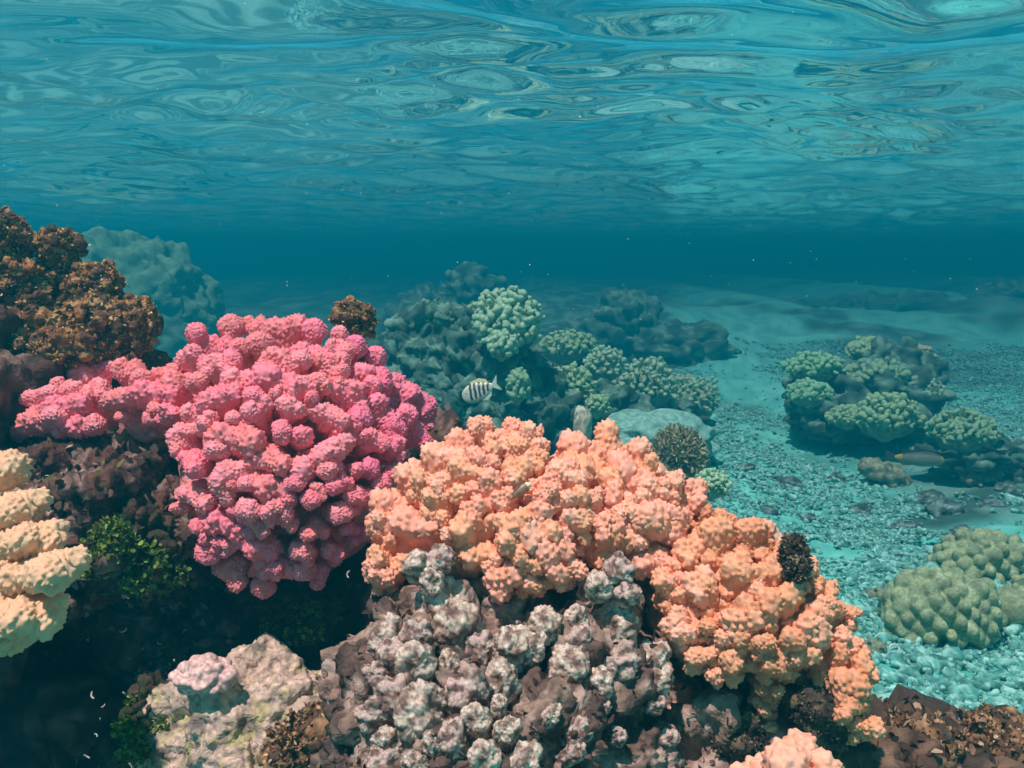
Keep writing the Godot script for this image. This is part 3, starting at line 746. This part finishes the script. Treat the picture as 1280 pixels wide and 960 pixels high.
func far_reef() -> void:
	M.fingers = []
	for c in [Color(1, 1, 1), Color(0.9, 1.0, 0.95), Color(0.96, 0.97, 0.9), Color(0.86, 0.9, 0.86)]:
		var fm := plain(0.75, 0.3); fm.albedo_color = c; M.fingers.append(fm)
	M.lobes = plain(0.7, 0.3)
	var dark_kinds: Array[ArrayMesh] = []
	for k in 3:
		var g := nub_shape(0.09)
		crust(g, 2.6, 0.25, [Color(0.1, 0.17, 0.15), Color(0.05, 0.09, 0.085), Color(0.22, 0.32, 0.27), Color(0.04, 0.07, 0.065)], 1.2, Vector3(k * 3, 0, 0))
		dark_kinds.append(g.mesh())
	# outcrop with the round finger coral
	outcrop("knobbly grey green outcrop carrying the round pale finger coral", [px_lump(610, 480, 3.45, 75, 70), px_lump(545, 450, 3.6, 62, 62), px_lump(530, 408, 3.7, 26, 28), px_lump(575, 412, 3.55, 36, 26), px_lump(655, 520, 3.4, 70, 60), px_lump(560, 510, 3.4, 70, 40), px_lump(600, 600, 3.5, 150, 90)], 5, GREEN_ROCK, 0.05, 13.0)
	finger_at("round pale green finger coral on top of the knobbly outcrop", 634, 402, 3.2, 44, 40, 170, 13, true, -0.6)
	finger_at("small pale finger coral tucked under the round one on the outcrop", 628, 432, 3.05, 21, 20, 46, 12, true, -0.5)
	finger_at("little finger coral peeking out beside the top of the round one", 602, 388, 3.5, 18, 14, 30, 11, true)
	finger_at("small upright finger coral behind the black barred fish", 648, 483, 3.0, 16, 23, 44, 10, true, -0.7)
	outcrop("low dark rock under the green finger coral domes", [px_lump(730, 535, 4.0, 90, 50), px_lump(700, 560, 3.6, 60, 50), px_lump(800, 535, 4.5, 80, 45), px_lump(720, 480, 5.0, 50, 40)], 5, GREEN_ROCK, 0.045, 12.0)
	finger_at("broad green finger coral dome with a shaded foot", 712, 486, 3.4, 32, 30, 110, 9, true, -0.5)
	finger_at("green finger coral dome standing higher up the low rock", 756, 456, 4.1, 27, 24, 90, 7, false, -0.4)
	finger_at("dim wide finger coral dome behind the other domes", 708, 434, 4.7, 38, 21, 90, 8, false, -0.3)
	finger_at("small round finger coral at the foot of the green domes", 746, 508, 3.3, 17, 16, 40, 8, true, -0.4)
	for r in [[810, 482, 4.3, 34, 36, "bushy dark green coral beside the sand channel"], [860, 500, 4.6, 40, 34, "ragged dark coral bush at the edge of the sand channel"], [770, 490, 4.4, 30, 26, "dull green coral bush between the domes and the channel"]]:
		finger_at(r[5], r[0], r[1], r[2], r[3], r[4], 120, 8, false, -0.3)
	# far bommies and ridges that fade into the water
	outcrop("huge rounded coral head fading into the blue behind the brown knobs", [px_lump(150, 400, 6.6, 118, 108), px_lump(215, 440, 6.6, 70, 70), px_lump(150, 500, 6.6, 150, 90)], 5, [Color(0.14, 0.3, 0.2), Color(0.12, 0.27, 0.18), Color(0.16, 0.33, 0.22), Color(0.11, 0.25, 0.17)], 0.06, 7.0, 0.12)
	outcrop("faint far reef mound above the green domes", [px_lump(785, 405, 7.5, 40, 40), px_lump(760, 435, 7.5, 60, 40), px_lump(840, 440, 7.5, 70, 35)], 4, GREEN_ROCK, 0.06, 8.0)
	outcrop("faint far reef knoll behind the round finger coral", [px_lump(590, 372, 8.0, 36, 36), px_lump(540, 410, 8.0, 60, 45), px_lump(560, 450, 8.0, 140, 50)], 4, GREEN_ROCK, 0.06, 8.0)
	outcrop("long dim reef ridge closing off the sand channel", [px_lump(1180, 415, 12.0, 130, 45), px_lump(1010, 415, 12.3, 110, 34), px_lump(900, 420, 12.5, 70, 26), px_lump(1290, 415, 11.5, 90, 60), px_lump(1080, 395, 12.5, 60, 26), px_lump(1150, 440, 12.2, 260, 45)], 4, GREEN_ROCK, 0.09, 6.0)
	# the coral heap across the rubble
	outcrop("rock foot of the coral heap across the rubble", [px_lump(1090, 500, 4.6, 85, 45), px_lump(1060, 520, 4.5, 70, 32), px_lump(1120, 470, 4.8, 50, 40), px_lump(1015, 490, 4.7, 30, 30)], 4, GREEN_ROCK, 0.045, 12.0)
	for r in [[1017, 460, 4.5, 37, 21, "upper dome coral at the edge of the heap beside the channel"], [1012, 493, 4.4, 29, 18, "lower dome coral at the edge of the heap beside the channel"], [1088, 438, 4.9, 29, 17, "topmost dome coral of the heap"], [1097, 474, 4.5, 42, 24, "wide dome coral in the middle of the heap"], [1108, 522, 4.2, 42, 30, "large dome coral at the foot of the heap"], [1152, 488, 4.5, 24, 20, "small dome coral on the heap's far flank"], [1060, 522, 4.3, 26, 16, "low dome coral beside the large one at the heap's foot"]]:
		finger_at(r[5], r[0], r[1], r[2], r[3], r[4], 120, 10, false, -0.25)
	var plates := thing("plate_coral", "thin tiered plate coral on top of the heap", "coral", spot(1135, 470, 4.8))
	for r in [[1135, 437, 26], [1142, 447, 30], [1128, 456, 28]]:
		var pl := boulder(4, spot(r[0], r[1], 4.8) - plates.position, Vector3(size_at(r[2], 4.8), 0.02, size_at(22, 4.8)), 0.3)
		crust(pl, 9.0, 0.02, [Color(0.3, 0.34, 0.2), Color(0.24, 0.28, 0.17), Color(0.36, 0.4, 0.25), Color(0.18, 0.2, 0.14)])
		part("plate", pl.mesh(), M.rock, plates)
	var pstalk := boulder(3, spot(1136, 462, 4.8) - plates.position, Vector3(0.05, 0.1, 0.05), 0.2)
	crust(pstalk, 9.0, 0.01, GREEN_ROCK); part("stalk", pstalk.mesh(), M.rock, plates)
	finger_at("pale finger coral with distinct short fingers on the rubble flat", 1205, 542, 3.75, 42, 30, 150, 9, true, -0.1)
	outcrop("dark shelving rock under the pale finger coral on the flat", [px_lump(1215, 565, 3.8, 60, 20), px_lump(1262, 572, 3.8, 45, 18), px_lump(1290, 590, 3.8, 50, 20)], 4, GREEN_ROCK, 0.03, 10.0)
	# green boulder corals on the rubble
	var moss := [Color(0.31, 0.39, 0.21), Color(0.25, 0.32, 0.18), Color(0.38, 0.46, 0.26), Color(0.2, 0.26, 0.15)]
	for r in [[1172, 762, 798, 78, 60, 95, "large yellow green boulder coral with rounded lobes on the rubble"], [1226, 702, 722, 66, 40, 60, "flatter pale green boulder coral behind the large one"], [1282, 752, 780, 32, 44, 44, "green boulder coral partly cut off beside the large one"]]:
		var p := on_floor(r[0], r[2]); var d := depth_of(p)
		lobed_coral(r[6], p + Vector3(0, size_at(r[4], d) * 0.55, 0), Vector3(size_at(r[3], d), size_at(r[4], d), size_at(r[3], d) * 0.7), r[5], M.lobes, moss, -0.5)
	for r in [[1106, 596, 606, 40, 20, 40, "oblong brown green brain coral lying on the rubble flat", 28], [1226, 592, 604, 30, 21, 30, "small dark round coral on the rubble flat", -5], [1090, 808, 818, 18, 17, 10, "small green lobe coral between the orange coral and the boulder coral", 0], [1098, 742, 750, 16, 14, 10, "tiny green lobe coral behind the orange coral's slope", 0], [1188, 572, 580, 16, 12, 12, "small bluish coral knob near the grey fish", 0]]:
		var p := on_floor(r[0], r[2]); var d := depth_of(p)
		var o := lobed_coral(r[6], p + Vector3(0, size_at(r[4], d) * 0.45, 0), Vector3(size_at(r[3], d), size_at(r[4], d), size_at(r[4], d) * 1.1), r[5], M.lobes, [Color(0.24, 0.28, 0.17), Color(0.16, 0.19, 0.13), Color(0.3, 0.34, 0.22), Color(0.12, 0.15, 0.11)], -0.5, 20.0)
		o.rotation_degrees.z = -r[7]
	# smooth sandy mound and the furry dome in front of it
	var md := depth_of(on_floor(830, 575))
	var mound := boulder(5, Vector3.ZERO, Vector3(size_at(78, md), size_at(34, md), size_at(60, md)), 0.2)
	crust(mound, 9.0, 0.008, [Color(0.24, 0.5, 0.42), Color(0.2, 0.44, 0.37), Color(0.28, 0.56, 0.47), Color(0.18, 0.38, 0.32)])  # sand colour also carries the painted turquoise cast of the water
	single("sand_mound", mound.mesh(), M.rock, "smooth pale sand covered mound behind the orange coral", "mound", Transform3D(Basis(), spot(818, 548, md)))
	var fur := thing("soft_coral", "furry dull brown soft coral dome behind the orange coral", "coral", spot(848, 600, 2.0))
	var fb := boulder(4, spot(848, 572, 2.0) - fur.position, Vector3(size_at(31, 2.0), size_at(34, 2.0), size_at(30, 2.0)), 0.12)
	crust(fb, 20.0, 0.006, [Color(0.18, 0.2, 0.13), Color(0.14, 0.16, 0.11), Color(0.22, 0.23, 0.15), Color(0.12, 0.13, 0.1)])
	part("body", fb.mesh(), M.rock, fur)
	part("polyps", leaflets(fb, 2600, 0.014, 0.004, [Color(0.3, 0.32, 0.2), Color(0.22, 0.24, 0.15), Color(0.36, 0.38, 0.26)], 0.4).mesh(true), M.leaf, fur).set_meta("kind", "stuff")
	var bush := finger_at("dark ragged coral tuft beside the orange coral's back", 890, 606, 1.9, 22, 20, 60, 9, false, -0.2)
	bush.name = numbered("coral_tuft")
	for r in [[1182, 640, 22], [1130, 662, 16], [1166, 626, 18], [985, 606, 15], [932, 588, 14], [1078, 640, 14], [1240, 632, 16], [1010, 650, 12], [1205, 668, 16], [960, 640, 12], [1120, 700, 14], [1260, 612, 14], [1045, 600, 13], [900, 620, 13]]:
		var p := on_floor(r[0], r[1]); var w := size_at(r[2] * 2.2, depth_of(p))
		single("dead_coral_lump", dark_kinds[rng.randi() % 3], M.dead, "dark stubby lump of dead coral half sunk in the rubble", "coral", Transform3D(Basis(Vector3.UP, rng.randf() * TAU).scaled(Vector3(w, w * 0.7, w)), p + Vector3(0, w * 0.22, 0)), "dark dead coral lumps in the rubble")
	rubble()

func rubble() -> void:
	# five shapes of broken coral
	var kinds: Array[ArrayMesh] = []
	for k in 5:
		var pr := [[Vector3(-0.5, 0, 0), Vector3(0.4, 0.05, 0.1), 0.2, 0.16]]
		if k % 2: pr.append([Vector3(0, 0, 0), Vector3(0.15, 0.2, 0.4), 0.17, 0.12])
		if k > 2: pr.append([Vector3(-0.2, 0, 0), Vector3(-0.3, 0.25, -0.3), 0.16, 0.12])
		if k == 0: pr = [[Vector3(-0.2, 0, 0), Vector3(0.2, 0, 0.1), 0.34, 0.28]]
		var g := nets(pr, 0.12, 0.06)
		crust(g, 1.6, 0.1, [Color(0.19, 0.54, 0.46), Color(0.11, 0.36, 0.31), Color(0.40, 0.76, 0.66), Color(0.05, 0.17, 0.145)], 0.8, Vector3(k * 5, 0, 0), 3.0)  # turquoise paints in the red light lost through the water
		kinds.append(g.mesh())
	var lists := [[], [], [], [], []]
	var bare_spots := [[on_floor(935, 488), 0.45, 0.9], [on_floor(1060, 552), 0.55, 0.45], [on_floor(1190, 572), 0.5, 0.3], [on_floor(1245, 655), 0.28, 0.25], [on_floor(1010, 690), 0.16, 0.1], [on_floor(1180, 850), 0.14, 0.06]]
	var tries := 0
	while tries < 120000:
		tries += 1
		var z := -1.2 - pow(rng.randf(), 1.35) * 7.0
		var x := rng.randf_range(-0.35, 1.05) * (1.0 + absf(z) * 0.42) + 0.2
		var bare := false
		for e in bare_spots:
			var off := Vector2((x - e[0].x) / e[1], (z - e[0].z) / e[2])
			if off.length() < 1.0 + 0.5 * noise_p.get_noise_2d(x * 4.0, z * 4.0) + 0.1 * rng.randfn(): bare = true
		if bare and rng.randf() > 0.06: continue
		var cover := noise_p.get_noise_2d(x * 0.9 + 12.0, z * 0.75)
		if cover < -0.26 + 0.12 * rng.randfn(): continue
		var s := 0.009 + 0.03 * pow(rng.randf(), 3.0)
		var b := Basis.from_euler(Vector3(rng.randf_range(-0.5, 0.5), rng.randf() * TAU, rng.randf_range(-0.5, 0.5))) * Basis.from_scale(Vector3.ONE * s)
		lists[rng.randi() % 5].append(Transform3D(b, Vector3(x, floor_y(x, z) + s * 0.15, z)))
	var o := Node3D.new(); o.name = "rubble"; o.set_meta("kind", "stuff"); o.set_meta("label", "carpet of small broken coral pieces covering the seabed"); o.set_meta("category", "rubble")
	add_child(o)
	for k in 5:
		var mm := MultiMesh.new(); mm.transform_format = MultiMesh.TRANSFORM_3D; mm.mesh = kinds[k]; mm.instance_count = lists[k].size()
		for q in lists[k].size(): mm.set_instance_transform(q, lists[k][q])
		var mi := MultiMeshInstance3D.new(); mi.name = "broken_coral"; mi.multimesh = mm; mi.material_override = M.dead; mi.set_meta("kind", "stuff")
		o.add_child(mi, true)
	# larger single pieces lying on top
	var done := 0
	while done < 260:
		var px := rng.randf_range(880, 1275); var py := 590.0 + 300.0 * sqrt(rng.randf())
		var p := on_floor(px, py)
		var s := rng.randf_range(0.03, 0.07)
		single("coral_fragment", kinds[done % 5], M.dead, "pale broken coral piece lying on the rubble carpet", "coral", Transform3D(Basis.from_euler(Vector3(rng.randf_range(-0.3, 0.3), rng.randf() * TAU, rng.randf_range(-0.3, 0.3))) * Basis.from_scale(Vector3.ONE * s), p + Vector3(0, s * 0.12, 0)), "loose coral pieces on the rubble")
		done += 1

# ---------------------------------------------------------------- fish and small things
func fin(points: Array, cols: Array, thick: float) -> Geo:     # a thin solid blade in the xy plane
	var g := Geo.new()
	var n := points.size()
	for s in [1, -1]:
		var b := g.v.size()
		for k in n:
			g.v.append(Vector3(points[k].x, points[k].y, thick * s)); g.c.append(cols[k % cols.size()])
		for k in range(1, n - 1):
			if s > 0: g.i.append_array(PackedInt32Array([b, b + k + 1, b + k]))
			else: g.i.append_array(PackedInt32Array([b, b + k, b + k + 1]))
	for k in n:
		var q := (k + 1) % n
		g.i.append_array(PackedInt32Array([k, q, n + k, q, n + q, n + k]))
	return g

# Body along x, snout at x = 0.5, tail root at x = -0.32 (unit length).
func fish_body(tall: float, wide: float, paint: Callable) -> Geo:
	var g := Geo.new(); var rings := 40; var seg := 20
	for r in rings + 1:
		var t := float(r) / rings
		var x := 0.5 - 0.84 * t
		var h := tall * (pow(sin(PI * pow(clampf(t * 0.93 + 0.02, 0, 1), 0.72)), 0.75)) * 0.5
		h = maxf(h, tall * 0.11 * smoothstep(0.0, 0.1, t))
		for k in seg:
			var a := TAU * k / seg
			var y := sin(a) * h; var z := cos(a) * h * wide / tall * (0.85 if t > 0.6 else 1.0)
			g.v.append(Vector3(x, y, z)); g.c.append(paint.call(t, sin(a)))
	for r in rings:
		for k in seg:
			var a := r * seg + k; var b := r * seg + (k + 1) % seg
			g.i.append_array(PackedInt32Array([a, a + seg, b, b, a + seg, b + seg]))
	var e := g.v.size()
	g.v.append(Vector3(0.505, 0, 0)); g.c.append(paint.call(0.0, 0.0))
	for k in seg: g.i.append_array(PackedInt32Array([e, k, (k + 1) % seg]))
	return g

func eye_of(o: Node3D, at: Vector3, r: float, iris: Color) -> void:
	for s in [1, -1]:
		var w := boulder(2, Vector3(at.x, at.y, at.z * s), Vector3.ONE * r, 0.0)
		w.c.resize(w.v.size()); w.c.fill(iris)
		var e := part("eye", w.mesh(), M.fish, o)
		var p := boulder(2, Vector3(at.x + r * 0.15, at.y, (at.z + r * 0.5) * s), Vector3.ONE * r * 0.7, 0.0)
		p.c.resize(p.v.size()); p.c.fill(Color(0.01, 0.01, 0.01))
		part("pupil", p.mesh(), M.fish, e)

func small_things() -> void:
	M.fish = plain(0.4, 0.5)
	# black barred fish, swimming away from the outcrop, nose down
	var f := thing("barred_fish", "small silvery fish with black upright bars swimming before the outcrop", "fish", spot(601, 488, 2.0))
	var pale := Color(0.42, 0.5, 0.42); var black := Color(0.015, 0.02, 0.02)
	var bars := func(t: float, y: float) -> Color:
		for b in [0.3, 0.44, 0.58, 0.71, 0.84]:
			if absf(t - b - 0.05 * y) < 0.035 and y > -0.72: return black
		return pale if y < 0.75 else Color(0.7, 0.68, 0.4)
	part("body", fish_body(0.5, 0.2, bars).mesh(), M.fish, f)
	part("tail_fin", fin([Vector2(-0.3, 0), Vector2(-0.33, 0.06), Vector2(-0.52, 0.22), Vector2(-0.44, 0), Vector2(-0.52, -0.2), Vector2(-0.33, -0.06)], [pale], 0.006).mesh(true), M.fish, f)
	part("dorsal_fin", fin([Vector2(0.24, 0.2), Vector2(0.18, 0.3), Vector2(-0.05, 0.31), Vector2(-0.22, 0.22), Vector2(-0.26, 0.1), Vector2(0.0, 0.18)], [Color(0.6, 0.6, 0.35)], 0.006).mesh(true), M.fish, f)
	part("anal_fin", fin([Vector2(0.0, -0.2), Vector2(-0.08, -0.3), Vector2(-0.22, -0.22), Vector2(-0.26, -0.1)], [pale], 0.006).mesh(true), M.fish, f)
	part("pectoral_fin", fin([Vector2(0.2, -0.02), Vector2(0.06, 0.03), Vector2(0.03, -0.08)], [Color(0.5, 0.6, 0.5)], 0.004).mesh(true), M.fish, f, Transform3D(Basis.from_euler(Vector3(0, 0.35, 0)), Vector3(0, 0, 0.07)))
	eye_of(f, Vector3(0.36, 0.05, 0.062), 0.028, Color(0.6, 0.6, 0.5))
	f.basis = Basis.from_euler(Vector3(0.2, PI - 0.25, -0.42)).scaled(Vector3.ONE * size_at(50, 2.0))
	# long grey fish over the sand
	var gd := 2.9
	var g := thing("grey_fish", "slender grey fish with an orange snout and tail root over the sand", "fish", spot(1143, 573, gd))
	var grey := Color(0.16, 0.2, 0.17); var orange := Color(0.42, 0.28, 0.06)
	var coat := func(t: float, y: float) -> Color:
		if t < 0.08 or t > 0.86: return orange
		if y < -0.85: return Color(0.42, 0.22, 0.06)
		return grey if y < 0.8 else Color(0.06, 0.07, 0.07)
	part("body", fish_body(0.24, 0.14, coat).mesh(), M.fish, g)
	part("tail_fin", fin([Vector2(-0.3, 0.02), Vector2(-0.48, 0.1), Vector2(-0.5, 0.0), Vector2(-0.48, -0.08), Vector2(-0.3, -0.02)], [Color(0.04, 0.06, 0.07)], 0.006).mesh(true), M.fish, g)
	part("dorsal_fin", fin([Vector2(0.2, 0.1), Vector2(0.15, 0.15), Vector2(-0.2, 0.12), Vector2(-0.26, 0.04), Vector2(0.0, 0.1)], [Color(0.03, 0.04, 0.04)], 0.005).mesh(true), M.fish, g)
	part("anal_fin", fin([Vector2(0.0, -0.1), Vector2(-0.2, -0.13), Vector2(-0.26, -0.04)], [Color(0.4, 0.2, 0.05)], 0.005).mesh(true), M.fish, g)
	part("pectoral_fin", fin([Vector2(0.28, -0.02), Vector2(0.16, 0.01), Vector2(0.14, -0.06)], [Color(0.4, 0.25, 0.1)], 0.004).mesh(true), M.fish, g, Transform3D(Basis.from_euler(Vector3(0, 0.3, 0)), Vector3(0, 0, 0.05)))
	eye_of(g, Vector3(0.4, 0.02, 0.04), 0.013, Color(0.6, 0.55, 0.3))
	g.basis = Basis.from_euler(Vector3(0, 0.15, -0.1)).scaled(Vector3.ONE * size_at(80, gd))
	# shy little fish between the orange branches
	var h := thing("small_fish", "tiny pinkish fish with a white cheek hiding between the orange branches", "fish", spot(648, 616, 0.695))
	var skin := func(t: float, _y: float) -> Color:
		return Color(0.75, 0.68, 0.5) if t < 0.2 else Color(0.3, 0.15, 0.1)
	part("body", fish_body(0.34, 0.26, skin).mesh(), M.fish, h)
	part("tail_fin", fin([Vector2(-0.3, 0.02), Vector2(-0.5, 0.12), Vector2(-0.5, -0.1), Vector2(-0.3, -0.02)], [Color(0.5, 0.26, 0.18)], 0.008).mesh(true), M.fish, h)
	part("dorsal_fin", fin([Vector2(0.2, 0.14), Vector2(0.1, 0.24), Vector2(-0.2, 0.16), Vector2(-0.26, 0.06)], [Color(0.45, 0.24, 0.17)], 0.006).mesh(true), M.fish, h)
	eye_of(h, Vector3(0.38, 0.06, 0.075), 0.04, Color(0.7, 0.65, 0.5))
	h.basis = Basis.from_euler(Vector3(0.3, 0.5, 0.6)).scaled(Vector3.ONE * size_at(40, 0.69))
	# dead bristly patches on the orange coral
	var orange_coral: Node3D = get_node("branching_coral_001")
	for r in [[992, 700, 17, 28, 0.662], [1035, 890, 40, 44, 0.672], [920, 930, 34, 42, 0.69]]:
		var at := spot(r[0], r[1], r[4]) - orange_coral.position
		var b := boulder(4, at, Vector3(size_at(r[2], r[4]), size_at(r[3], r[4]), size_at(22, r[4])), 0.25)
		var shade := [Color(0.045, 0.04, 0.035), Color(0.08, 0.06, 0.045), Color(0.03, 0.028, 0.028), Color(0.14, 0.1, 0.06)] if r[0] > 800 else [Color(0.3, 0.27, 0.22), Color(0.05, 0.045, 0.035), Color(0.62, 0.55, 0.45), Color(0.1, 0.09, 0.06)]
		crust(b, 30.0, 0.008, shade, 1.4)
		var patch := part("dead_patch", b.mesh(), M.rock, orange_coral)
		patch.set_meta("label", "dark bristly dead patch" if r[0] > 800 else "grey speckled dead patch")
		part("bristles", leaflets(b, 1100, 0.0026, 0.0015, shade + [Color(0.3, 0.24, 0.14)], 0.6).mesh(true), M.leaf, patch).set_meta("kind", "stuff")
	# loose orange coral piece and brown algae at the lower edge
	var frag := thing("coral_piece", "pale orange coral piece standing below the dark bristly patch", "coral", spot(1010, 990, 0.6))
	for r in [[1000, 938, 110, 0.58, 0], [1035, 952, 90, 0.58, 3], [965, 965, 90, 0.58, 5], [1010, 975, 110, 0.57, 7]]:
		var w := size_at(r[2], r[3])
		part("branch", orange_kinds[r[4]], M.coral, frag, Transform3D(tip_basis(Vector3(0.05, 0.95, 0.3).normalized(), r[0], Vector3(w, w, w)), spot(r[0], r[1], r[3]) - frag.position))
	for r in [[1135, 935, 46, 32, 0.8, "brown leafy algae clump at the foot of the orange coral"], [1245, 935, 50, 40, 0.86, "rusty brown algae clump alone on the rubble"], [388, 930, 42, 40, 0.73, "fuzzy golden brown algae ball on the pale rock"]]:
		var o := thing("brown_algae", r[5], "algae", spot(r[0], r[1] + r[3], r[4]))
		var b := boulder(5, spot(r[0], r[1] + 6, r[4]) - o.position, Vector3(size_at(r[2], r[4]), size_at(r[3], r[4]), size_at(r[3], r[4])), 0.5, 2.6)
		crust(b, 24.0, 0.012, [Color(0.2, 0.1, 0.05), Color(0.1, 0.055, 0.035), Color(0.32, 0.19, 0.1), Color(0.06, 0.04, 0.03)])
		part("body", b.mesh(), M.rock, o)
		part("fronds", leaflets(b, 4200, 0.0034, 0.0026, [Color(0.34, 0.18, 0.08), Color(0.22, 0.11, 0.05), Color(0.46, 0.3, 0.18), Color(0.1, 0.06, 0.035)], 0.9).mesh(true), M.leaf, o).set_meta("kind", "stuff")
	# the ledge below the frame that carries them
	outcrop("brown ledge at the foot of the corals", [[spot(1150, 1010, 0.84), Vector3(0.16, 0.06, 0.1)], [spot(1000, 1040, 0.74), Vector3(0.12, 0.07, 0.1)], [spot(1250, 1000, 0.9), Vector3(0.1, 0.05, 0.08)], [Vector3(0.3, -0.72, -0.85), Vector3(0.25, 0.25, 0.2)], [Vector3(-0.1, -0.75, -0.9), Vector3(0.4, 0.3, 0.25)]], 5, [Color(0.1, 0.06, 0.04), Color(0.06, 0.04, 0.03), Color(0.2, 0.12, 0.08), Color(0.05, 0.035, 0.03)], 0.04, 24.0, 0.3, 14000)
	# white shell bits caught in the shade
	for r in [[152, 786, 12, 0.9], [108, 802, 7, 0.92], [163, 822, 5, 0.93], [118, 867, 12, 0.86], [152, 866, 12, 0.85], [128, 880, 8, 0.86], [122, 897, 9, 0.85], [118, 921, 8, 0.85], [108, 945, 10, 0.84], [193, 902, 16, 0.82], [172, 920, 10, 0.82], [160, 935, 10, 0.82], [222, 828, 12, 0.84], [208, 852, 8, 0.85], [438, 718, 10, 0.84], [232, 790, 6, 0.92], [200, 802, 7, 0.9], [60, 596, 7, 0.8]]:
		var w := size_at(r[2], r[3])
		var pr := []
		var sweep := rng.randf_range(0.8, 2.4)
		for k in 4:
			var a0 := sweep * (k / 4.0 - 0.5); var a1 := sweep * ((k + 1) / 4.0 - 0.5)
			pr.append([Vector3(sin(a0), cos(a0), 0) * 0.6, Vector3(sin(a1), cos(a1), 0.05) * 0.6, 0.13, 0.11])
		var s := nets(pr, 0.09, 0.03)
		crust(s, 2.0, 0.03, [Color(0.5, 0.46, 0.42), Color(0.4, 0.36, 0.32), Color(0.56, 0.53, 0.5), Color(0.3, 0.26, 0.23)])
		single("shell_bit", s.mesh(), M.coral, "small white shell bit caught on the dark reef rock", "shell", Transform3D(Basis.from_euler(Vector3(rng.randf_range(-1, 1), rng.randf_range(-0.6, 0.6), rng.randf() * TAU)).scaled(Vector3.ONE * w * 0.75), spot(r[0], r[1], r[3])), "shell bits on the reef rock")
	# pale stub behind the orange coral, ring on the rubble
	var stub := nub_shape(0.08); crust(stub, 1.5, 0.12, [Color(0.42, 0.46, 0.36), Color(0.28, 0.32, 0.25), Color(0.46, 0.5, 0.4), Color(0.18, 0.2, 0.16)])
	single("coral_stub", stub.mesh(), M.dead, "single pale coral stub sticking up behind the orange coral", "coral", Transform3D(Basis.from_scale(Vector3(1, 1.6, 1) * size_at(26, 1.6)), spot(728, 510, 1.6)))
	var tor := TorusMesh.new(); tor.inner_radius = 0.72; tor.outer_radius = 1.0; tor.rings = 24; tor.ring_segments = 10
	var ring_mat := StandardMaterial3D.new(); ring_mat.albedo_color = Color(0.85, 0.87, 0.82); ring_mat.roughness = 0.6
	var rd := depth_of(on_floor(1118, 820))
	single("shell_ring", tor, ring_mat, "white shell ring lying before the large boulder coral", "shell", Transform3D(Basis.from_euler(Vector3(1.1, 0.2, 0)).scaled(Vector3.ONE * size_at(8.5, rd)), spot(1118, 813, rd)))
	# drifting specks
	var sp := MultiMesh.new(); sp.transform_format = MultiMesh.TRANSFORM_3D
	var dot := boulder(1, Vector3.ZERO, Vector3.ONE, 0.0); dot.c.resize(dot.v.size()); dot.c.fill(Color(0.8, 0.8, 0.76)); sp.mesh = dot.mesh()
	sp.instance_count = 150
	for k in 150:
		var z := -rng.randf_range(0.5, 3.0)
		var p := Vector3(rng.randf_range(-0.62, 0.62) * -z, rng.randf_range(-0.1, 0.3) * minf(-z, 1.0), z)
		sp.set_instance_transform(k, Transform3D(Basis.from_scale(Vector3.ONE * rng.randf_range(0.00025, 0.0008) * sqrt(-z)), p))
	var spn := MultiMeshInstance3D.new(); spn.name = "drifting_specks"; spn.multimesh = sp; spn.material_override = M.coral
	spn.set_meta("kind", "stuff"); spn.set_meta("label", "tiny pale specks drifting in the water"); spn.set_meta("category", "particles")
	add_child(spn)
